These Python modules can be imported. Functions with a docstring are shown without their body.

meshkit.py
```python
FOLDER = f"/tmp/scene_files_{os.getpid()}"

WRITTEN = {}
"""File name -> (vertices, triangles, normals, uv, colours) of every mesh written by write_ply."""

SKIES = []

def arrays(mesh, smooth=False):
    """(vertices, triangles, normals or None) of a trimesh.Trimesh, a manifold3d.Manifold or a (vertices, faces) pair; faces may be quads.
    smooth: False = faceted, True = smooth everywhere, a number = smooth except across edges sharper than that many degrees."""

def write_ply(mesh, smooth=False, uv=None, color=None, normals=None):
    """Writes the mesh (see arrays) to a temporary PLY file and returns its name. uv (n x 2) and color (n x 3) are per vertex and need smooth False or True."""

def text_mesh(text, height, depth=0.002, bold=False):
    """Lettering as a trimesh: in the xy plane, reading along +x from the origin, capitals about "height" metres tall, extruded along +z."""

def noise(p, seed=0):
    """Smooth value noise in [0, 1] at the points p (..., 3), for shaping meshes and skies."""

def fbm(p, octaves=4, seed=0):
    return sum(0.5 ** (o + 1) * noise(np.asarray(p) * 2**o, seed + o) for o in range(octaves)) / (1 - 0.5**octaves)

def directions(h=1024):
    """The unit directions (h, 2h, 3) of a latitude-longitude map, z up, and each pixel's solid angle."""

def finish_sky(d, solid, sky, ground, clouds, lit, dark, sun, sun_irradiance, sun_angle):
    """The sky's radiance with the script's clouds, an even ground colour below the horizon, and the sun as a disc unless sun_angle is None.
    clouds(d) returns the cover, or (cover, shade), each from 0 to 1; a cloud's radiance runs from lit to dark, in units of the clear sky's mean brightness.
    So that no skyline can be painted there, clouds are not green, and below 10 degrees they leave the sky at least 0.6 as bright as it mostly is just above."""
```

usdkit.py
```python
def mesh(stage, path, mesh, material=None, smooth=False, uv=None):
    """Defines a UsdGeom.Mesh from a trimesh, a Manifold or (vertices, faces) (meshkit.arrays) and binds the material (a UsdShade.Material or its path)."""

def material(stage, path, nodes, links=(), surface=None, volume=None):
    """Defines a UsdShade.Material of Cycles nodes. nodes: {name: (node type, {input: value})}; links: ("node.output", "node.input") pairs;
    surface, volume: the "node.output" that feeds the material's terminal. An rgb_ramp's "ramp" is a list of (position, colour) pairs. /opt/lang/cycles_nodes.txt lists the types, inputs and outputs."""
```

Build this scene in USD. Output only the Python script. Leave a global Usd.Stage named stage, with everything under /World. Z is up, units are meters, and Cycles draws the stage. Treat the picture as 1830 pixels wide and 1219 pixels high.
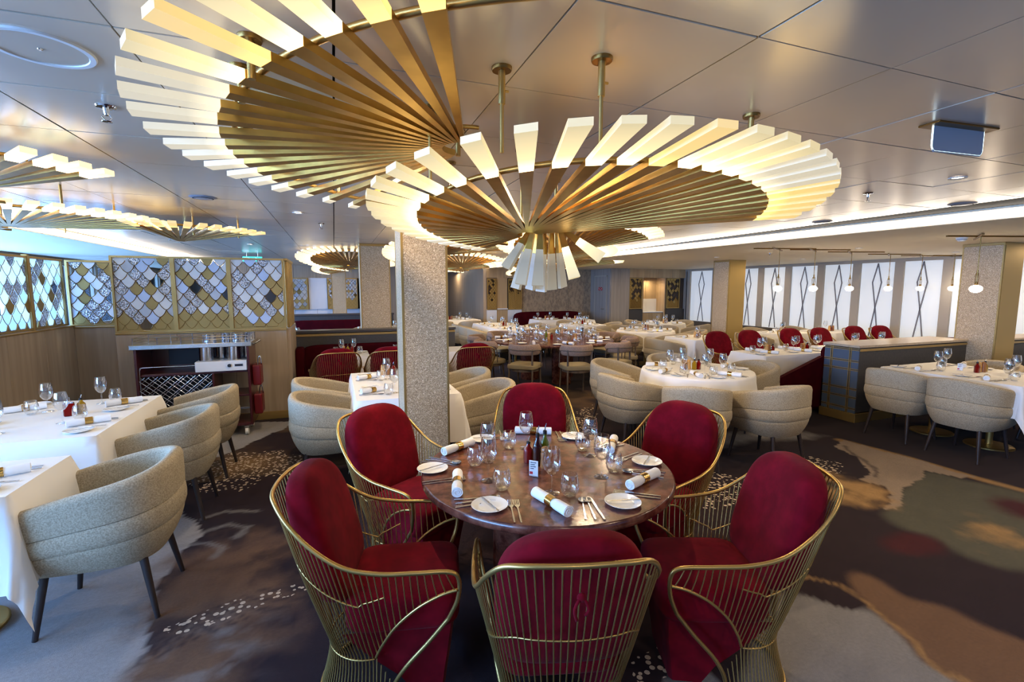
import math, random
import numpy as np
import trimesh
from shapely.geometry import Polygon
from pxr import Usd, UsdGeom, UsdLux, UsdShade, Gf, Sdf, Vt
import usdkit, meshkit

stage = Usd.Stage.CreateInMemory()
UsdGeom.SetStageUpAxis(stage, UsdGeom.Tokens.z)
UsdGeom.SetStageMetersPerUnit(stage, 1.0)
UsdGeom.Xform.Define(stage, '/World')
UsdGeom.Scope.Define(stage, '/World/Looks')
rnd = random.Random(7)
PI = math.pi

# ---------------------------------------------------------------- camera
FPX, EYE = 860.0, 1.65
cam = UsdGeom.Camera.Define(stage, '/World/camera')
cam.CreateHorizontalApertureAttr(36.0)
cam.CreateVerticalApertureAttr(36.0 * 1219 / 1830)
cam.CreateFocalLengthAttr(36.0 * FPX / 1830)
cam.CreateClippingRangeAttr(Gf.Vec2f(0.05, 200))
cam.CreateExposureAttr(0.42)
cam.AddTranslateOp().Set(Gf.Vec3d(0, 0, EYE))
cam.AddRotateZOp().Set(-20.2)
cam.AddRotateXOp().Set(90 - 6.3)

# ---------------------------------------------------------------- lights
def rect_light(name, pos, rot, w, h, color, inten):
    l = UsdLux.RectLight.Define(stage, '/World/' + name)
    l.CreateWidthAttr(w); l.CreateHeightAttr(h)
    l.CreateColorAttr(Gf.Vec3f(*color)); l.CreateIntensityAttr(inten)
    l.AddTranslateOp().Set(Gf.Vec3d(*pos)); l.AddRotateXYZOp().Set(Gf.Vec3f(*rot))
    return l

def disk_light(name, pos, r, color, inten):
    l = UsdLux.DiskLight.Define(stage, '/World/' + name)
    l.CreateRadiusAttr(r)
    l.CreateColorAttr(Gf.Vec3f(*color)); l.CreateIntensityAttr(inten)
    l.AddTranslateOp().Set(Gf.Vec3d(*pos))
    return l

CEIL, SOFF = 2.33, 2.235
DAYC = (0.20, 0.45, 1.0)
# daylight outside the window walls (left side of the ship is the bright one)
rect_light('daylight_left', (-5.6, 2.5, 1.45), (0, -90, 0), 1.5, 15.0, DAYC, 33.0)
rect_light('daylight_left_far', (-5.6, 14.0, 1.45), (0, -90, 0), 1.5, 7.0, DAYC, 33.0 * 0.22)
rect_light('daylight_behind', (1.5, -3.4, 1.35), (90, 0, 0), 8.0, 1.3, DAYC, 0.6)
WARM = (1.0, 0.76, 0.48)
DOWN = [(0.2, 2.9), (1.75, 3.05), (5.0, 13.0), (6.7, 12.9), (-0.28, 4.87), (2.27, 4.0), (3.65, 1.93), (0.4, -1.2), (2.4, -0.6), (4.3, 0.4), (3.9, 6.3), (1.6, 6.4),
        (-1.2, 8.6), (0.9, 9.4), (3.0, 9.6), (4.6, 8.6), (2.2, 12.2), (-1.6, 12.4), (0.2, 14.6), (3.6, 12.6), (6.2, 18.0), (4.0, 17.0)]
disk_light('niche_beam', (9.46, 12.98, 1.90), 0.03, WARM, 1250.0 * 0.4)
DOWN_LOW = [(6.9, 7.4), (8.9, 7.2), (6.6, 10.6), (8.2, 11.2), (9.6, 9.4), (6.3, 1.2), (7.6, 2.6), (9.3, 3.4), (9.6, 5.0), (7.3, 5.0)]
for i, (x, y) in enumerate(DOWN):
    disk_light('downlight_beam_%03d' % i, (x, y, CEIL - 0.012), 0.032, WARM, 1250.0)
for i, (x, y) in enumerate(DOWN_LOW):
    disk_light('soffit_beam_%03d' % i, (x, y, SOFF - 0.012), 0.032, WARM, 1250.0 * 0.9)

# ---------------------------------------------------------------- materials
def lin(c):
    c = [x / 255.0 for x in c]
    return tuple(x / 12.92 if x <= 0.04045 else ((x + 0.055) / 1.055) ** 2.4 for x in c)

MATS = {}
def pm(name, rgb, rough=0.5, metal=0.0, var=None, bump=None, emit=0.0, emit_rgb=None, coat=0.0, sheen=0.0, spec=0.5, space='object', aniso=0.0, trans=0.0, ior=1.5):
    """principled material; var = (second sRGB colour, noise scale, detail, (ramp low, high)); bump = (scale, strength, distance)"""
    nodes = {'p': ('principled_bsdf', dict(base_color=lin(rgb), roughness=rough, metallic=metal, specular_ior_level=spec, coat_weight=coat, sheen_weight=sheen, transmission_weight=trans, ior=ior, anisotropic=aniso))}
    links = []
    if emit:
        nodes['p'][1].update(emission_color=lin(emit_rgb or rgb), emission_strength=emit)
    if var or bump:
        nodes['tc'] = ('texture_coordinate', {}) if space == 'object' else ('geometry', {})
        src = 'tc.object' if space == 'object' else 'tc.position'
    if var:
        c2, sc, det, (lo, hi) = var
        if isinstance(sc, tuple):
            nodes['mp'] = ('mapping', dict(mapping_type='point', scale=sc)); links.append((src, 'mp.vector')); s2 = 'mp.vector'; sc = 1.0
        else:
            s2 = src
        nodes['n'] = ('noise_texture', dict(scale=sc, detail=det, roughness=0.6))
        nodes['r'] = ('rgb_ramp', dict(ramp=[(lo, lin(rgb)), (hi, lin(c2))]))
        links += [(s2, 'n.vector'), ('n.fac', 'r.fac'), ('r.color', 'p.base_color')]
    if bump:
        nodes['bn'] = ('noise_texture', dict(scale=bump[0], detail=2.0))
        nodes['b'] = ('bump', dict(strength=bump[1], distance=bump[2]))
        links += [(src, 'bn.vector'), ('bn.fac', 'b.height'), ('b.normal', 'p.normal')]
    MATS[name] = usdkit.material(stage, '/World/Looks/' + name, nodes, links, surface='p.BSDF')
    return MATS[name]

def raw(name, nodes, links, surface):
    MATS[name] = usdkit.material(stage, '/World/Looks/' + name, nodes, links, surface=surface)

pm('ceiling_metal', (236, 222, 200), 0.25, 0.42, var=((224, 212, 195), (1.2, 1.2, 1.2), 3, (0.35, 0.7)))
pm('ceiling_void', (14, 14, 15), 0.9)
pm('soffit_paint', (236, 224, 196), 0.6)
pm('cove_light', (255, 244, 226), 0.5, emit=6.5, emit_rgb=(255, 240, 218))
pm('brass', (222, 178, 94), 0.36, 1.0, var=((184, 144, 72), (6, 6, 6), 3, (0.3, 0.8)))
pm('brass_dark', (140, 108, 58), 0.36, 1.0)
pm('brass_tube', (198, 164, 98), 0.36, 0.9)
pm('steel', (200, 202, 206), 0.18, 1.0)
pm('chrome', (220, 222, 226), 0.08, 1.0)
pm('satin_white', (226, 226, 224), 0.4)
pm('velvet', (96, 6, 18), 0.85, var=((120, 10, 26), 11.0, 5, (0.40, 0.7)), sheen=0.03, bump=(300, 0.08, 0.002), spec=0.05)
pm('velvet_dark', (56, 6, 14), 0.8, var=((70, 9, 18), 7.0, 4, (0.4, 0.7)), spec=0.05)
pm('tub_fabric', (190, 176, 150), 0.9, var=((150, 136, 112), 150.0, 3, (0.36, 0.66)), bump=(420, 0.3, 0.002), spec=0.2)
pm('tub_seam', (140, 128, 108), 0.9)
pm('taupe_fabric', (160, 136, 120), 0.9, var=((140, 116, 100), 60.0, 3, (0.35, 0.7)), bump=(420, 0.25, 0.002), spec=0.2)
pm('olive_fabric', (152, 138, 108), 0.85)
pm('dark_wood', (58, 46, 42), 0.45, var=((42, 33, 31), (40, 40, 3), 3, (0.3, 0.7)))
pm('grey_wood', (110, 96, 84), 0.5, var=((86, 74, 64), (40, 40, 3), 3, (0.3, 0.7)))
pm('linen', (236, 234, 230), 0.85, bump=(700, 0.1, 0.001), spec=0.2)
pm('napkin', (240, 239, 236), 0.85, bump=(500, 0.15, 0.001), spec=0.2)
pm('porcelain', (240, 238, 232), 0.14, coat=0.4)
pm('gold_ring', (206, 168, 96), 0.2, 1.0)
pm('marble', (78, 36, 27), 0.2, var=((140, 88, 68), 15.0, 10, (0.40, 0.74)), coat=0.15, space='world')
pm('wood_pale', (178, 160, 136), 0.55, var=((156, 138, 116), (14, 14, 0.7), 5, (0.3, 0.7)), space='world')
pm('wood_grey', (158, 150, 140), 0.55, var=((138, 130, 121), (14, 14, 0.7), 5, (0.3, 0.7)), space='world')
pm('wood_warm', (190, 164, 124), 0.5, var=((168, 142, 104), (12, 12, 0.7), 5, (0.3, 0.7)), space='world')
pm('gold_panel', (168, 142, 84), 0.5, 0.55)
pm('gold_trim', (176, 146, 88), 0.4, 0.7)
pm('white_laminate', (222, 226, 232), 0.4)
pm('charcoal_panel', (58, 56, 56), 0.6, var=((70, 67, 64), 40, 3, (0.3, 0.7)))
pm('slate_panel', (92, 88, 84), 0.6)
pm('tartan_blue', (72, 86, 104), 0.5)
pm('tartan_dark', (56, 56, 62), 0.55)
pm('stone_top', (196, 178, 150), 0.3, var=((178, 158, 130), 20, 4, (0.3, 0.7)))
pm('dark_top', (70, 64, 60), 0.3)
pm('maroon_wood', (74, 22, 28), 0.3, coat=0.3, var=((60, 16, 22), (30, 30, 3), 3, (0.3, 0.7)))
pm('navy_void', (16, 20, 34), 0.5)
pm('black_plastic', (22, 22, 24), 0.45)
pm('red_plastic', (104, 14, 20), 0.4)
pm('wallpaper', (172, 150, 120), 0.7, var=((140, 122, 100), (16, 16, 9), 3, (0.42, 0.6)), space='world')
pm('blind', (216, 220, 226), 0.8, emit=0.30, emit_rgb=(228, 234, 232))
pm('mullion', (172, 162, 146), 0.6)
pm('diamond_rail', (128, 128, 134), 0.5)
pm('white_paint', (226, 224, 218), 0.6)
pm('wall_dark', (70, 62, 58), 0.7)
pm('globe_glass', (255, 250, 240), 0.3, emit=14.0, emit_rgb=(255, 238, 214))
pm('lamp_lens', (255, 246, 230), 0.3, emit=8.0, emit_rgb=(255, 236, 205))
pm('exit_green', (80, 220, 190), 0.4, emit=0.7, emit_rgb=(60, 215, 180))
pm('exit_white', (240, 250, 248), 0.4, emit=1.0, emit_rgb=(235, 255, 250))
pm('exit_plate', (150, 158, 172), 0.35)
pm('sign_red', (190, 40, 44), 0.5)
pm('label_ink', (40, 40, 60), 0.6)
pm('pepper_wood', (150, 96, 46), 0.35, coat=0.4)
pm('salt_wood', (206, 156, 84), 0.35, coat=0.4)
def backlit(name, rgb):
    """frosted glass: light from the windows behind comes through"""
    raw(name, {'d': ('diffuse_bsdf', dict(color=lin(rgb))), 't': ('translucent_bsdf', dict(color=lin(rgb))), 'm': ('mix_closure', dict(fac=0.62)), 'lw': ('layer_weight', dict(blend=0.2)), 'g': ('glossy_bsdf', dict(roughness=0.15)), 'q': ('math', dict(math_type='multiply', value2=0.35)), 'x': ('mix_closure', {})},
        [('d.BSDF', 'm.closure1'), ('t.BSDF', 'm.closure2'), ('lw.facing', 'q.value1'), ('q.value', 'x.fac'), ('m.closure', 'x.closure1'), ('g.BSDF', 'x.closure2')], 'x.closure')
backlit('frosted', (244, 244, 242)); backlit('frosted_grey', (222, 226, 230)); backlit('frosted_blue', (226, 236, 250))
raw('crystal', {'tc': ('texture_coordinate', {}), 'v': ('voronoi_texture', dict(scale=70.0)), 'r': ('rgb_ramp', dict(ramp=[(0.25, lin((250, 250, 250))), (0.5, lin((216, 220, 226))), (0.75, lin((150, 150, 152)))])),
                'b': ('bump', dict(strength=0.8, distance=0.01)), 'p': ('principled_bsdf', dict(roughness=0.15, metallic=0.25, transmission_weight=0.35))},
    [('tc.object', 'v.vector'), ('v.distance', 'r.fac'), ('r.color', 'p.base_color'), ('v.distance', 'b.height'), ('b.normal', 'p.normal')], 'p.BSDF')
raw('mosaic', {'g': ('geometry', {}), 'v': ('voronoi_texture', dict(scale=190.0)), 'r': ('rgb_ramp', dict(ramp=[(0.0, lin((146, 124, 96))), (0.5, lin((194, 168, 130))), (0.9, lin((208, 188, 154))), (1.0, lin((246, 230, 200)))])),
               's': ('separate_color', {}), 'b': ('bump', dict(strength=0.25, distance=0.002)), 'p': ('principled_bsdf', dict(roughness=0.45, metallic=0.2))},
    [('g.position', 'v.vector'), ('v.color', 's.color'), ('s.r', 'r.fac'), ('r.color', 'p.base_color'), ('s.g', 'b.height'), ('b.normal', 'p.normal')], 'p.BSDF')
# drinking glass: mostly see-through, bright where it turns edge-on
def seethrough(name, t, rough, lo, hi, k=4.0):
    raw(name, {'lw': ('layer_weight', dict(blend=0.5)), 'pw': ('math', dict(math_type='power', value2=k)), 'ma': ('math', dict(math_type='multiply_add', value2=hi - lo, value3=lo)),
               't': ('transparent_bsdf', dict(color=t)), 'g': ('glossy_bsdf', dict(color=(1, 1, 1), roughness=rough)), 'x': ('mix_closure', {})},
        [('lw.facing', 'pw.value1'), ('pw.value', 'ma.value1'), ('ma.value', 'x.fac'), ('t.BSDF', 'x.closure1'), ('g.BSDF', 'x.closure2')], 'x.closure')
seethrough('glass', (0.975, 0.98, 0.985), 0.015, 0.075, 0.95, 2.0)
seethrough('pane', (1, 1, 1), 0.01, 0.04, 0.9)
def tinted(name, rgb):
    raw(name, {'f': ('layer_weight', dict(blend=0.25)), 't': ('transparent_bsdf', dict(color=lin(rgb))), 'd': ('diffuse_bsdf', dict(color=lin(rgb))), 'g': ('glossy_bsdf', dict(roughness=0.03)), 'y': ('mix_closure', dict(fac=0.55)), 'x': ('mix_closure', {})},
        [('t.BSDF', 'y.closure1'), ('d.BSDF', 'y.closure2'), ('f.facing', 'x.fac'), ('y.closure', 'x.closure1'), ('g.BSDF', 'x.closure2')], 'x.closure')
tinted('oil_yellow', (190, 150, 30)); tinted('vinegar_red', (150, 22, 16)); tinted('vinegar_dark', (60, 14, 14)); tinted('green_oil', (120, 130, 30))
# edge-lit acrylic of the chandeliers: brightest where the lamp in the brass feeds it, fading towards the free end
def acrylic(name, a, b, c, k, base=(0.36, 0.31, 0.22)):
    raw(name, {'u': ('attribute', dict(attribute='st')), 's': ('separate_xyz', {}), 'r': ('rgb_ramp', dict(ramp=[(0.0, a), (0.35, b), (1.0, c)])), 'p': ('principled_bsdf', dict(base_color=base, roughness=0.3, emission_strength=k))},
        [('u.vector', 's.vector'), ('s.x', 'r.fac'), ('r.color', 'p.emission_color')], 'p.BSDF')
acrylic('acrylic', (1.9, 1.55, 0.84), (0.82, 0.64, 0.30), (0.48, 0.39, 0.20), 1.1)
acrylic('acrylic_amber', (1.15, 0.76, 0.20), (0.70, 0.46, 0.13), (0.58, 0.40, 0.13), 1.1)
acrylic('acrylic_pale', (0.80, 0.70, 0.46), (0.46, 0.40, 0.28), (0.42, 0.37, 0.27), 1.1)
acrylic('acrylic_off', (0.22, 0.19, 0.14), (0.13, 0.115, 0.09), (0.19, 0.17, 0.13), 1.1, (0.20, 0.17, 0.12))
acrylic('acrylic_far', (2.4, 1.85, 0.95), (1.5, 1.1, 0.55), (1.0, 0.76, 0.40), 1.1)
raw('carpet', {'a': ('attribute', dict(attribute='carpet')), 'd': ('attribute', dict(attribute='dots')), 'g': ('geometry', {}), 'v': ('voronoi_texture', dict(scale=30.0, randomness=0.85)), 'v2': ('noise_texture', dict(scale=9.0, detail=1.0)),
               'lt': ('math', dict(math_type='less_than', value2=0.40)), 'm1': ('math', dict(math_type='multiply')), 'gt': ('math', dict(math_type='greater_than', value2=0.5)), 'm2': ('math', dict(math_type='multiply')),
               'mx': ('mix', dict(color2=lin((196, 176, 152)))), 'n': ('noise_texture', dict(scale=420.0, detail=2.0)), 'n3': ('noise_texture', dict(scale=70.0, detail=4.0)), 'nr3': ('rgb_ramp', dict(ramp=[(0.3, (0.88, 0.88, 0.88)), (0.7, (1.1, 1.1, 1.1))])), 'm3': ('mix', dict(mix_type='multiply', fac=1.0)), 'nr': ('rgb_ramp', dict(ramp=[(0.3, (0.62, 0.62, 0.62)), (0.7, (1.3, 1.3, 1.3))])), 'mm': ('mix', dict(mix_type='multiply', fac=1.0)),
               'b': ('bump', dict(strength=0.35, distance=0.004)), 'p': ('principled_bsdf', dict(roughness=0.95, specular_ior_level=0.1, sheen_weight=0.05))},
    [('g.position', 'v.vector'), ('g.position', 'n.vector'), ('g.position', 'v2.vector'), ('v.distance', 'lt.value1'), ('d.fac', 'm1.value1'), ('v2.fac', 'm1.value2'), ('d.fac', 'gt.value1'), ('gt.value', 'm2.value1'), ('lt.value', 'm2.value2'),
     ('m2.value', 'mx.fac'), ('a.color', 'mx.color1'), ('mx.color', 'mm.color1'), ('n.fac', 'nr.fac'), ('nr.color', 'mm.color2'), ('g.position', 'n3.vector'), ('n3.fac', 'nr3.fac'), ('mm.color', 'm3.color1'), ('nr3.color', 'm3.color2'), ('m3.color', 'p.base_color'), ('n.fac', 'b.height'), ('b.normal', 'p.normal')], 'p.BSDF')

# ---------------------------------------------------------------- mesh builder
class MB:
    def __init__(s): s.v, s.f, s.n = [], [], 0
    def add(s, v, f):
        v = np.asarray(v, float); f = np.asarray(f, int)
        if f.shape[1] == 4: f = np.vstack([f[:, [0, 1, 2]], f[:, [0, 2, 3]]])
        s.v.append(v); s.f.append(f + s.n); s.n += len(v); return s
    def box(s, c, d, rz=0.0, rx=0.0, taper=1.0):
        x, y, z = (k / 2 for k in d)
        p = np.array([[-x, -y, -z], [x, -y, -z], [x, y, -z], [-x, y, -z], [-x, -y, z], [x, -y, z], [x, y, z], [-x, y, z]])
        p[:4, :2] *= taper
        if rx:
            ca, sa = math.cos(rx), math.sin(rx); p = p @ np.array([[1, 0, 0], [0, ca, sa], [0, -sa, ca]])
        if rz:
            ca, sa = math.cos(rz), math.sin(rz); p = p @ np.array([[ca, sa, 0], [-sa, ca, 0], [0, 0, 1]])
        return s.add(p + np.asarray(c, float), [[0, 3, 2, 1], [4, 5, 6, 7], [0, 1, 5, 4], [1, 2, 6, 5], [2, 3, 7, 6], [3, 0, 4, 7]])
    def b2(s, lo, hi):
        lo, hi = np.asarray(lo, float), np.asarray(hi, float); return s.box((lo + hi) / 2, hi - lo)
    def rbox(s, c, d, b=0.006, rz=0.0):
        """box with bevelled vertical edges and a chamfered top"""
        x, y, z = (k / 2 for k in d); b = min(b, x * 0.9, y * 0.9, z * 0.9)
        def ring(i, zz): return [[-x + b + i, -y + i, zz], [x - b - i, -y + i, zz], [x - i, -y + b + i, zz], [x - i, y - b - i, zz], [x - b - i, y - i, zz], [-x + b + i, y - i, zz], [-x + i, y - b - i, zz], [-x + i, -y + b + i, zz]]
        P = np.array([ring(b * .5, -z), ring(0, -z + b), ring(0, z - b), ring(b * .5, z)]).reshape(-1, 3)
        if rz:
            ca, sa = math.cos(rz), math.sin(rz); P = P @ np.array([[ca, sa, 0], [-sa, ca, 0], [0, 0, 1]])
        F = [[r * 8 + i, r * 8 + (i + 1) % 8, r * 8 + 8 + (i + 1) % 8, r * 8 + 8 + i] for r in range(3) for i in range(8)]
        T = [[0, i + 1, i] for i in range(1, 7)] + [[24, 24 + i, 25 + i] for i in range(1, 7)]
        s.add(P + np.asarray(c, float), F); s.f.append(np.array(T) + s.n - 32); return s
    def tube(s, pts, r, n=6, closed=False, caps=True):
        P = np.asarray(pts, float); m = len(P)
        R = np.full(m, r, float) if np.ndim(r) == 0 else np.asarray(r, float)
        T = np.gradient(P, axis=0) if not closed else np.roll(P, -1, 0) - np.roll(P, 1, 0)
        T /= np.maximum(np.linalg.norm(T, axis=1, keepdims=True), 1e-12)
        up = np.array([0, 0, 1.0]) if abs(T[0, 2]) < 0.9 else np.array([1.0, 0, 0])
        a = np.linspace(0, 2 * PI, n, endpoint=False); V = []
        N = None
        for i in range(m):
            N = np.cross(T[i], up) if N is None else N - T[i] * (N @ T[i])
            N /= max(np.linalg.norm(N), 1e-9); B = np.cross(T[i], N)
            V.append(P[i] + R[i] * (np.cos(a)[:, None] * N + np.sin(a)[:, None] * B))
        V = np.vstack(V); k = m if closed else m - 1
        F = [[i * n + j, i * n + (j + 1) % n, ((i + 1) % m) * n + (j + 1) % n, ((i + 1) % m) * n + j] for i in range(k) for j in range(n)]
        s.add(V, F)
        if caps and not closed:
            s.f.append(np.array([[0, j + 1, j] for j in range(1, n - 1)] + [[(m - 1) * n, (m - 1) * n + j, (m - 1) * n + j + 1] for j in range(1, n - 1)]) + s.n - len(V))
        return s
    def cyl(s, a, b, r, n=12, r2=None): return s.tube([a, b], [r, r if r2 is None else r2], n)
    def lathe(s, prof, c=(0, 0, 0), n=20):
        prof = np.asarray(prof, float); a = np.linspace(0, 2 * PI, n, endpoint=False); m = len(prof)
        V = np.stack([np.outer(prof[:, 0], np.cos(a)), np.outer(prof[:, 0], np.sin(a)), np.repeat(prof[:, 1:2], n, 1)], -1).reshape(-1, 3)
        return s.add(V + np.asarray(c, float), [[i * n + j, i * n + (j + 1) % n, (i + 1) * n + (j + 1) % n, (i + 1) * n + j] for i in range(m - 1) for j in range(n)])
    def grid(s, P, wu=False, wv=False):
        P = np.asarray(P, float); a, b = P.shape[:2]; ra, rb = (a if wu else a - 1), (b if wv else b - 1)
        i, j = np.meshgrid(np.arange(ra), np.arange(rb), indexing='ij'); i, j = i.ravel(), j.ravel(); i2, j2 = (i + 1) % a, (j + 1) % b
        return s.add(P.reshape(-1, 3), np.stack([i * b + j, i2 * b + j, i2 * b + j2, i * b + j2], 1))
    def prism(s, poly, h, M=None):
        """extrude a 2-D outline by h along +z, then the 4x4 M"""
        t = trimesh.creation.extrude_polygon(poly if isinstance(poly, Polygon) else Polygon(poly), h, engine='earcut'); v = np.array(t.vertices)
        if M is not None: v = v @ M[:3, :3].T + M[:3, 3]
        return s.add(v, t.faces)
    def cushion(s, c, d, e=0.35, nu=28, nv=14, rx=0.0, rz=0.0):
        u = np.linspace(-PI, PI, nu, endpoint=False); w = np.linspace(-PI / 2, PI / 2, nv)
        sp = lambda t, k: np.sign(t) * np.abs(t) ** k
        P = np.stack([d[0] / 2 * np.outer(sp(np.cos(w), e), sp(np.cos(u), e)), d[1] / 2 * np.outer(sp(np.cos(w), e), sp(np.sin(u), e)), d[2] / 2 * np.repeat(sp(np.sin(w), e)[:, None], nu, 1)], -1)
        if rx:
            ca, sa = math.cos(rx), math.sin(rx); P = P @ np.array([[1, 0, 0], [0, ca, sa], [0, -sa, ca]])
        if rz:
            ca, sa = math.cos(rz), math.sin(rz); P = P @ np.array([[ca, sa, 0], [-sa, ca, 0], [0, 0, 1]])
        return s.grid((P + np.asarray(c, float)).transpose(1, 0, 2), wu=True)
    def data(s): return np.vstack(s.v), np.vstack(s.f)
    def build(s, name, mat, parent=None, smooth=False, kind=None, label=None):
        v, f = s.data()
        return put(name, (v, f), mat, parent, smooth, kind, label)

NAMES = {}
def numbered(base, name):
    k = NAMES.get((base, name), 0); NAMES[(base, name)] = k + 1
    return name if k == 0 else '%s_%03d' % (name, k)
def put(name, vf, mat, parent=None, smooth=False, kind=None, label=None, uv=None):
    base = '/World' if parent is None else str(parent.GetPath())
    m = usdkit.mesh(stage, base + '/' + numbered(base, name), vf, MATS[mat], smooth=smooth, uv=uv)
    if kind: m.GetPrim().SetCustomDataByKey('kind', kind)
    if label: m.GetPrim().SetCustomDataByKey('label', label)
    return m.GetPrim()
def tag(p, label, cat, group=None):
    p.SetCustomDataByKey('label', label); p.SetCustomDataByKey('category', cat)
    if group: p.SetCustomDataByKey('group', group)
    return p
def thing(name, label, cat, loc=(0, 0, 0), rz=0.0, group=None):
    x = UsdGeom.Xform.Define(stage, '/World/' + numbered('/World', name))
    x.AddTranslateOp().Set(Gf.Vec3d(*map(float, loc))); x.AddRotateZOp().Set(math.degrees(rz))
    return tag(x.GetPrim(), label, cat, group)
def struct(name, parent=None):
    p = UsdGeom.Xform.Define(stage, ('/World' if parent is None else str(parent.GetPath())) + '/' + name).GetPrim()
    p.SetCustomDataByKey('kind', 'structure'); return p
def skind(p): p.SetCustomDataByKey('kind', 'structure'); return p
PROTO = {}
def copy(kind, name, label, cat, loc, rz=0.0, group=None, make=None):
    """the first of a kind is built in place, later ones reference it"""
    t = thing(name, label, cat, loc, rz, group)
    if kind not in PROTO:
        PROTO[kind] = t; make(t)
    else:
        r = PROTO[kind]
        t.GetReferences().AddInternalReference(r.GetPath()); t.SetInstanceable(True)
    return t
def catmull(P, k=8, closed=False):
    P = np.asarray(P, float); n = len(P); out = []
    g = (lambda i: P[i % n]) if closed else (lambda i: P[min(max(i, 0), n - 1)])
    for i in range(n if closed else n - 1):
        p0, p1, p2, p3 = g(i - 1), g(i), g(i + 1), g(i + 2)
        for t in np.linspace(0, 1, k, endpoint=False):
            out.append(0.5 * (2 * p1 + (p2 - p0) * t + (2 * p0 - 5 * p1 + 4 * p2 - p3) * t * t + (3 * p1 - p0 - 3 * p2 + p3) * t ** 3))
    if not closed: out.append(P[-1])
    return np.array(out)
def mat4(R, t):
    M = np.eye(4); M[:3, :3] = R; M[:3, 3] = t; return M
XZ = np.array([[1, 0, 0], [0, 0, -1], [0, 1, 0]])      # outline x,y -> x,z ; depth towards -y
YZ = np.array([[0, 0, 1], [1, 0, 0], [0, 1, 0]])       # outline x,y -> y,z ; depth towards +x

# ================================================================ ROOM SHELL
XL, XR, YB, YF = -5.0, 10.6, -3.0, 20.0
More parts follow.
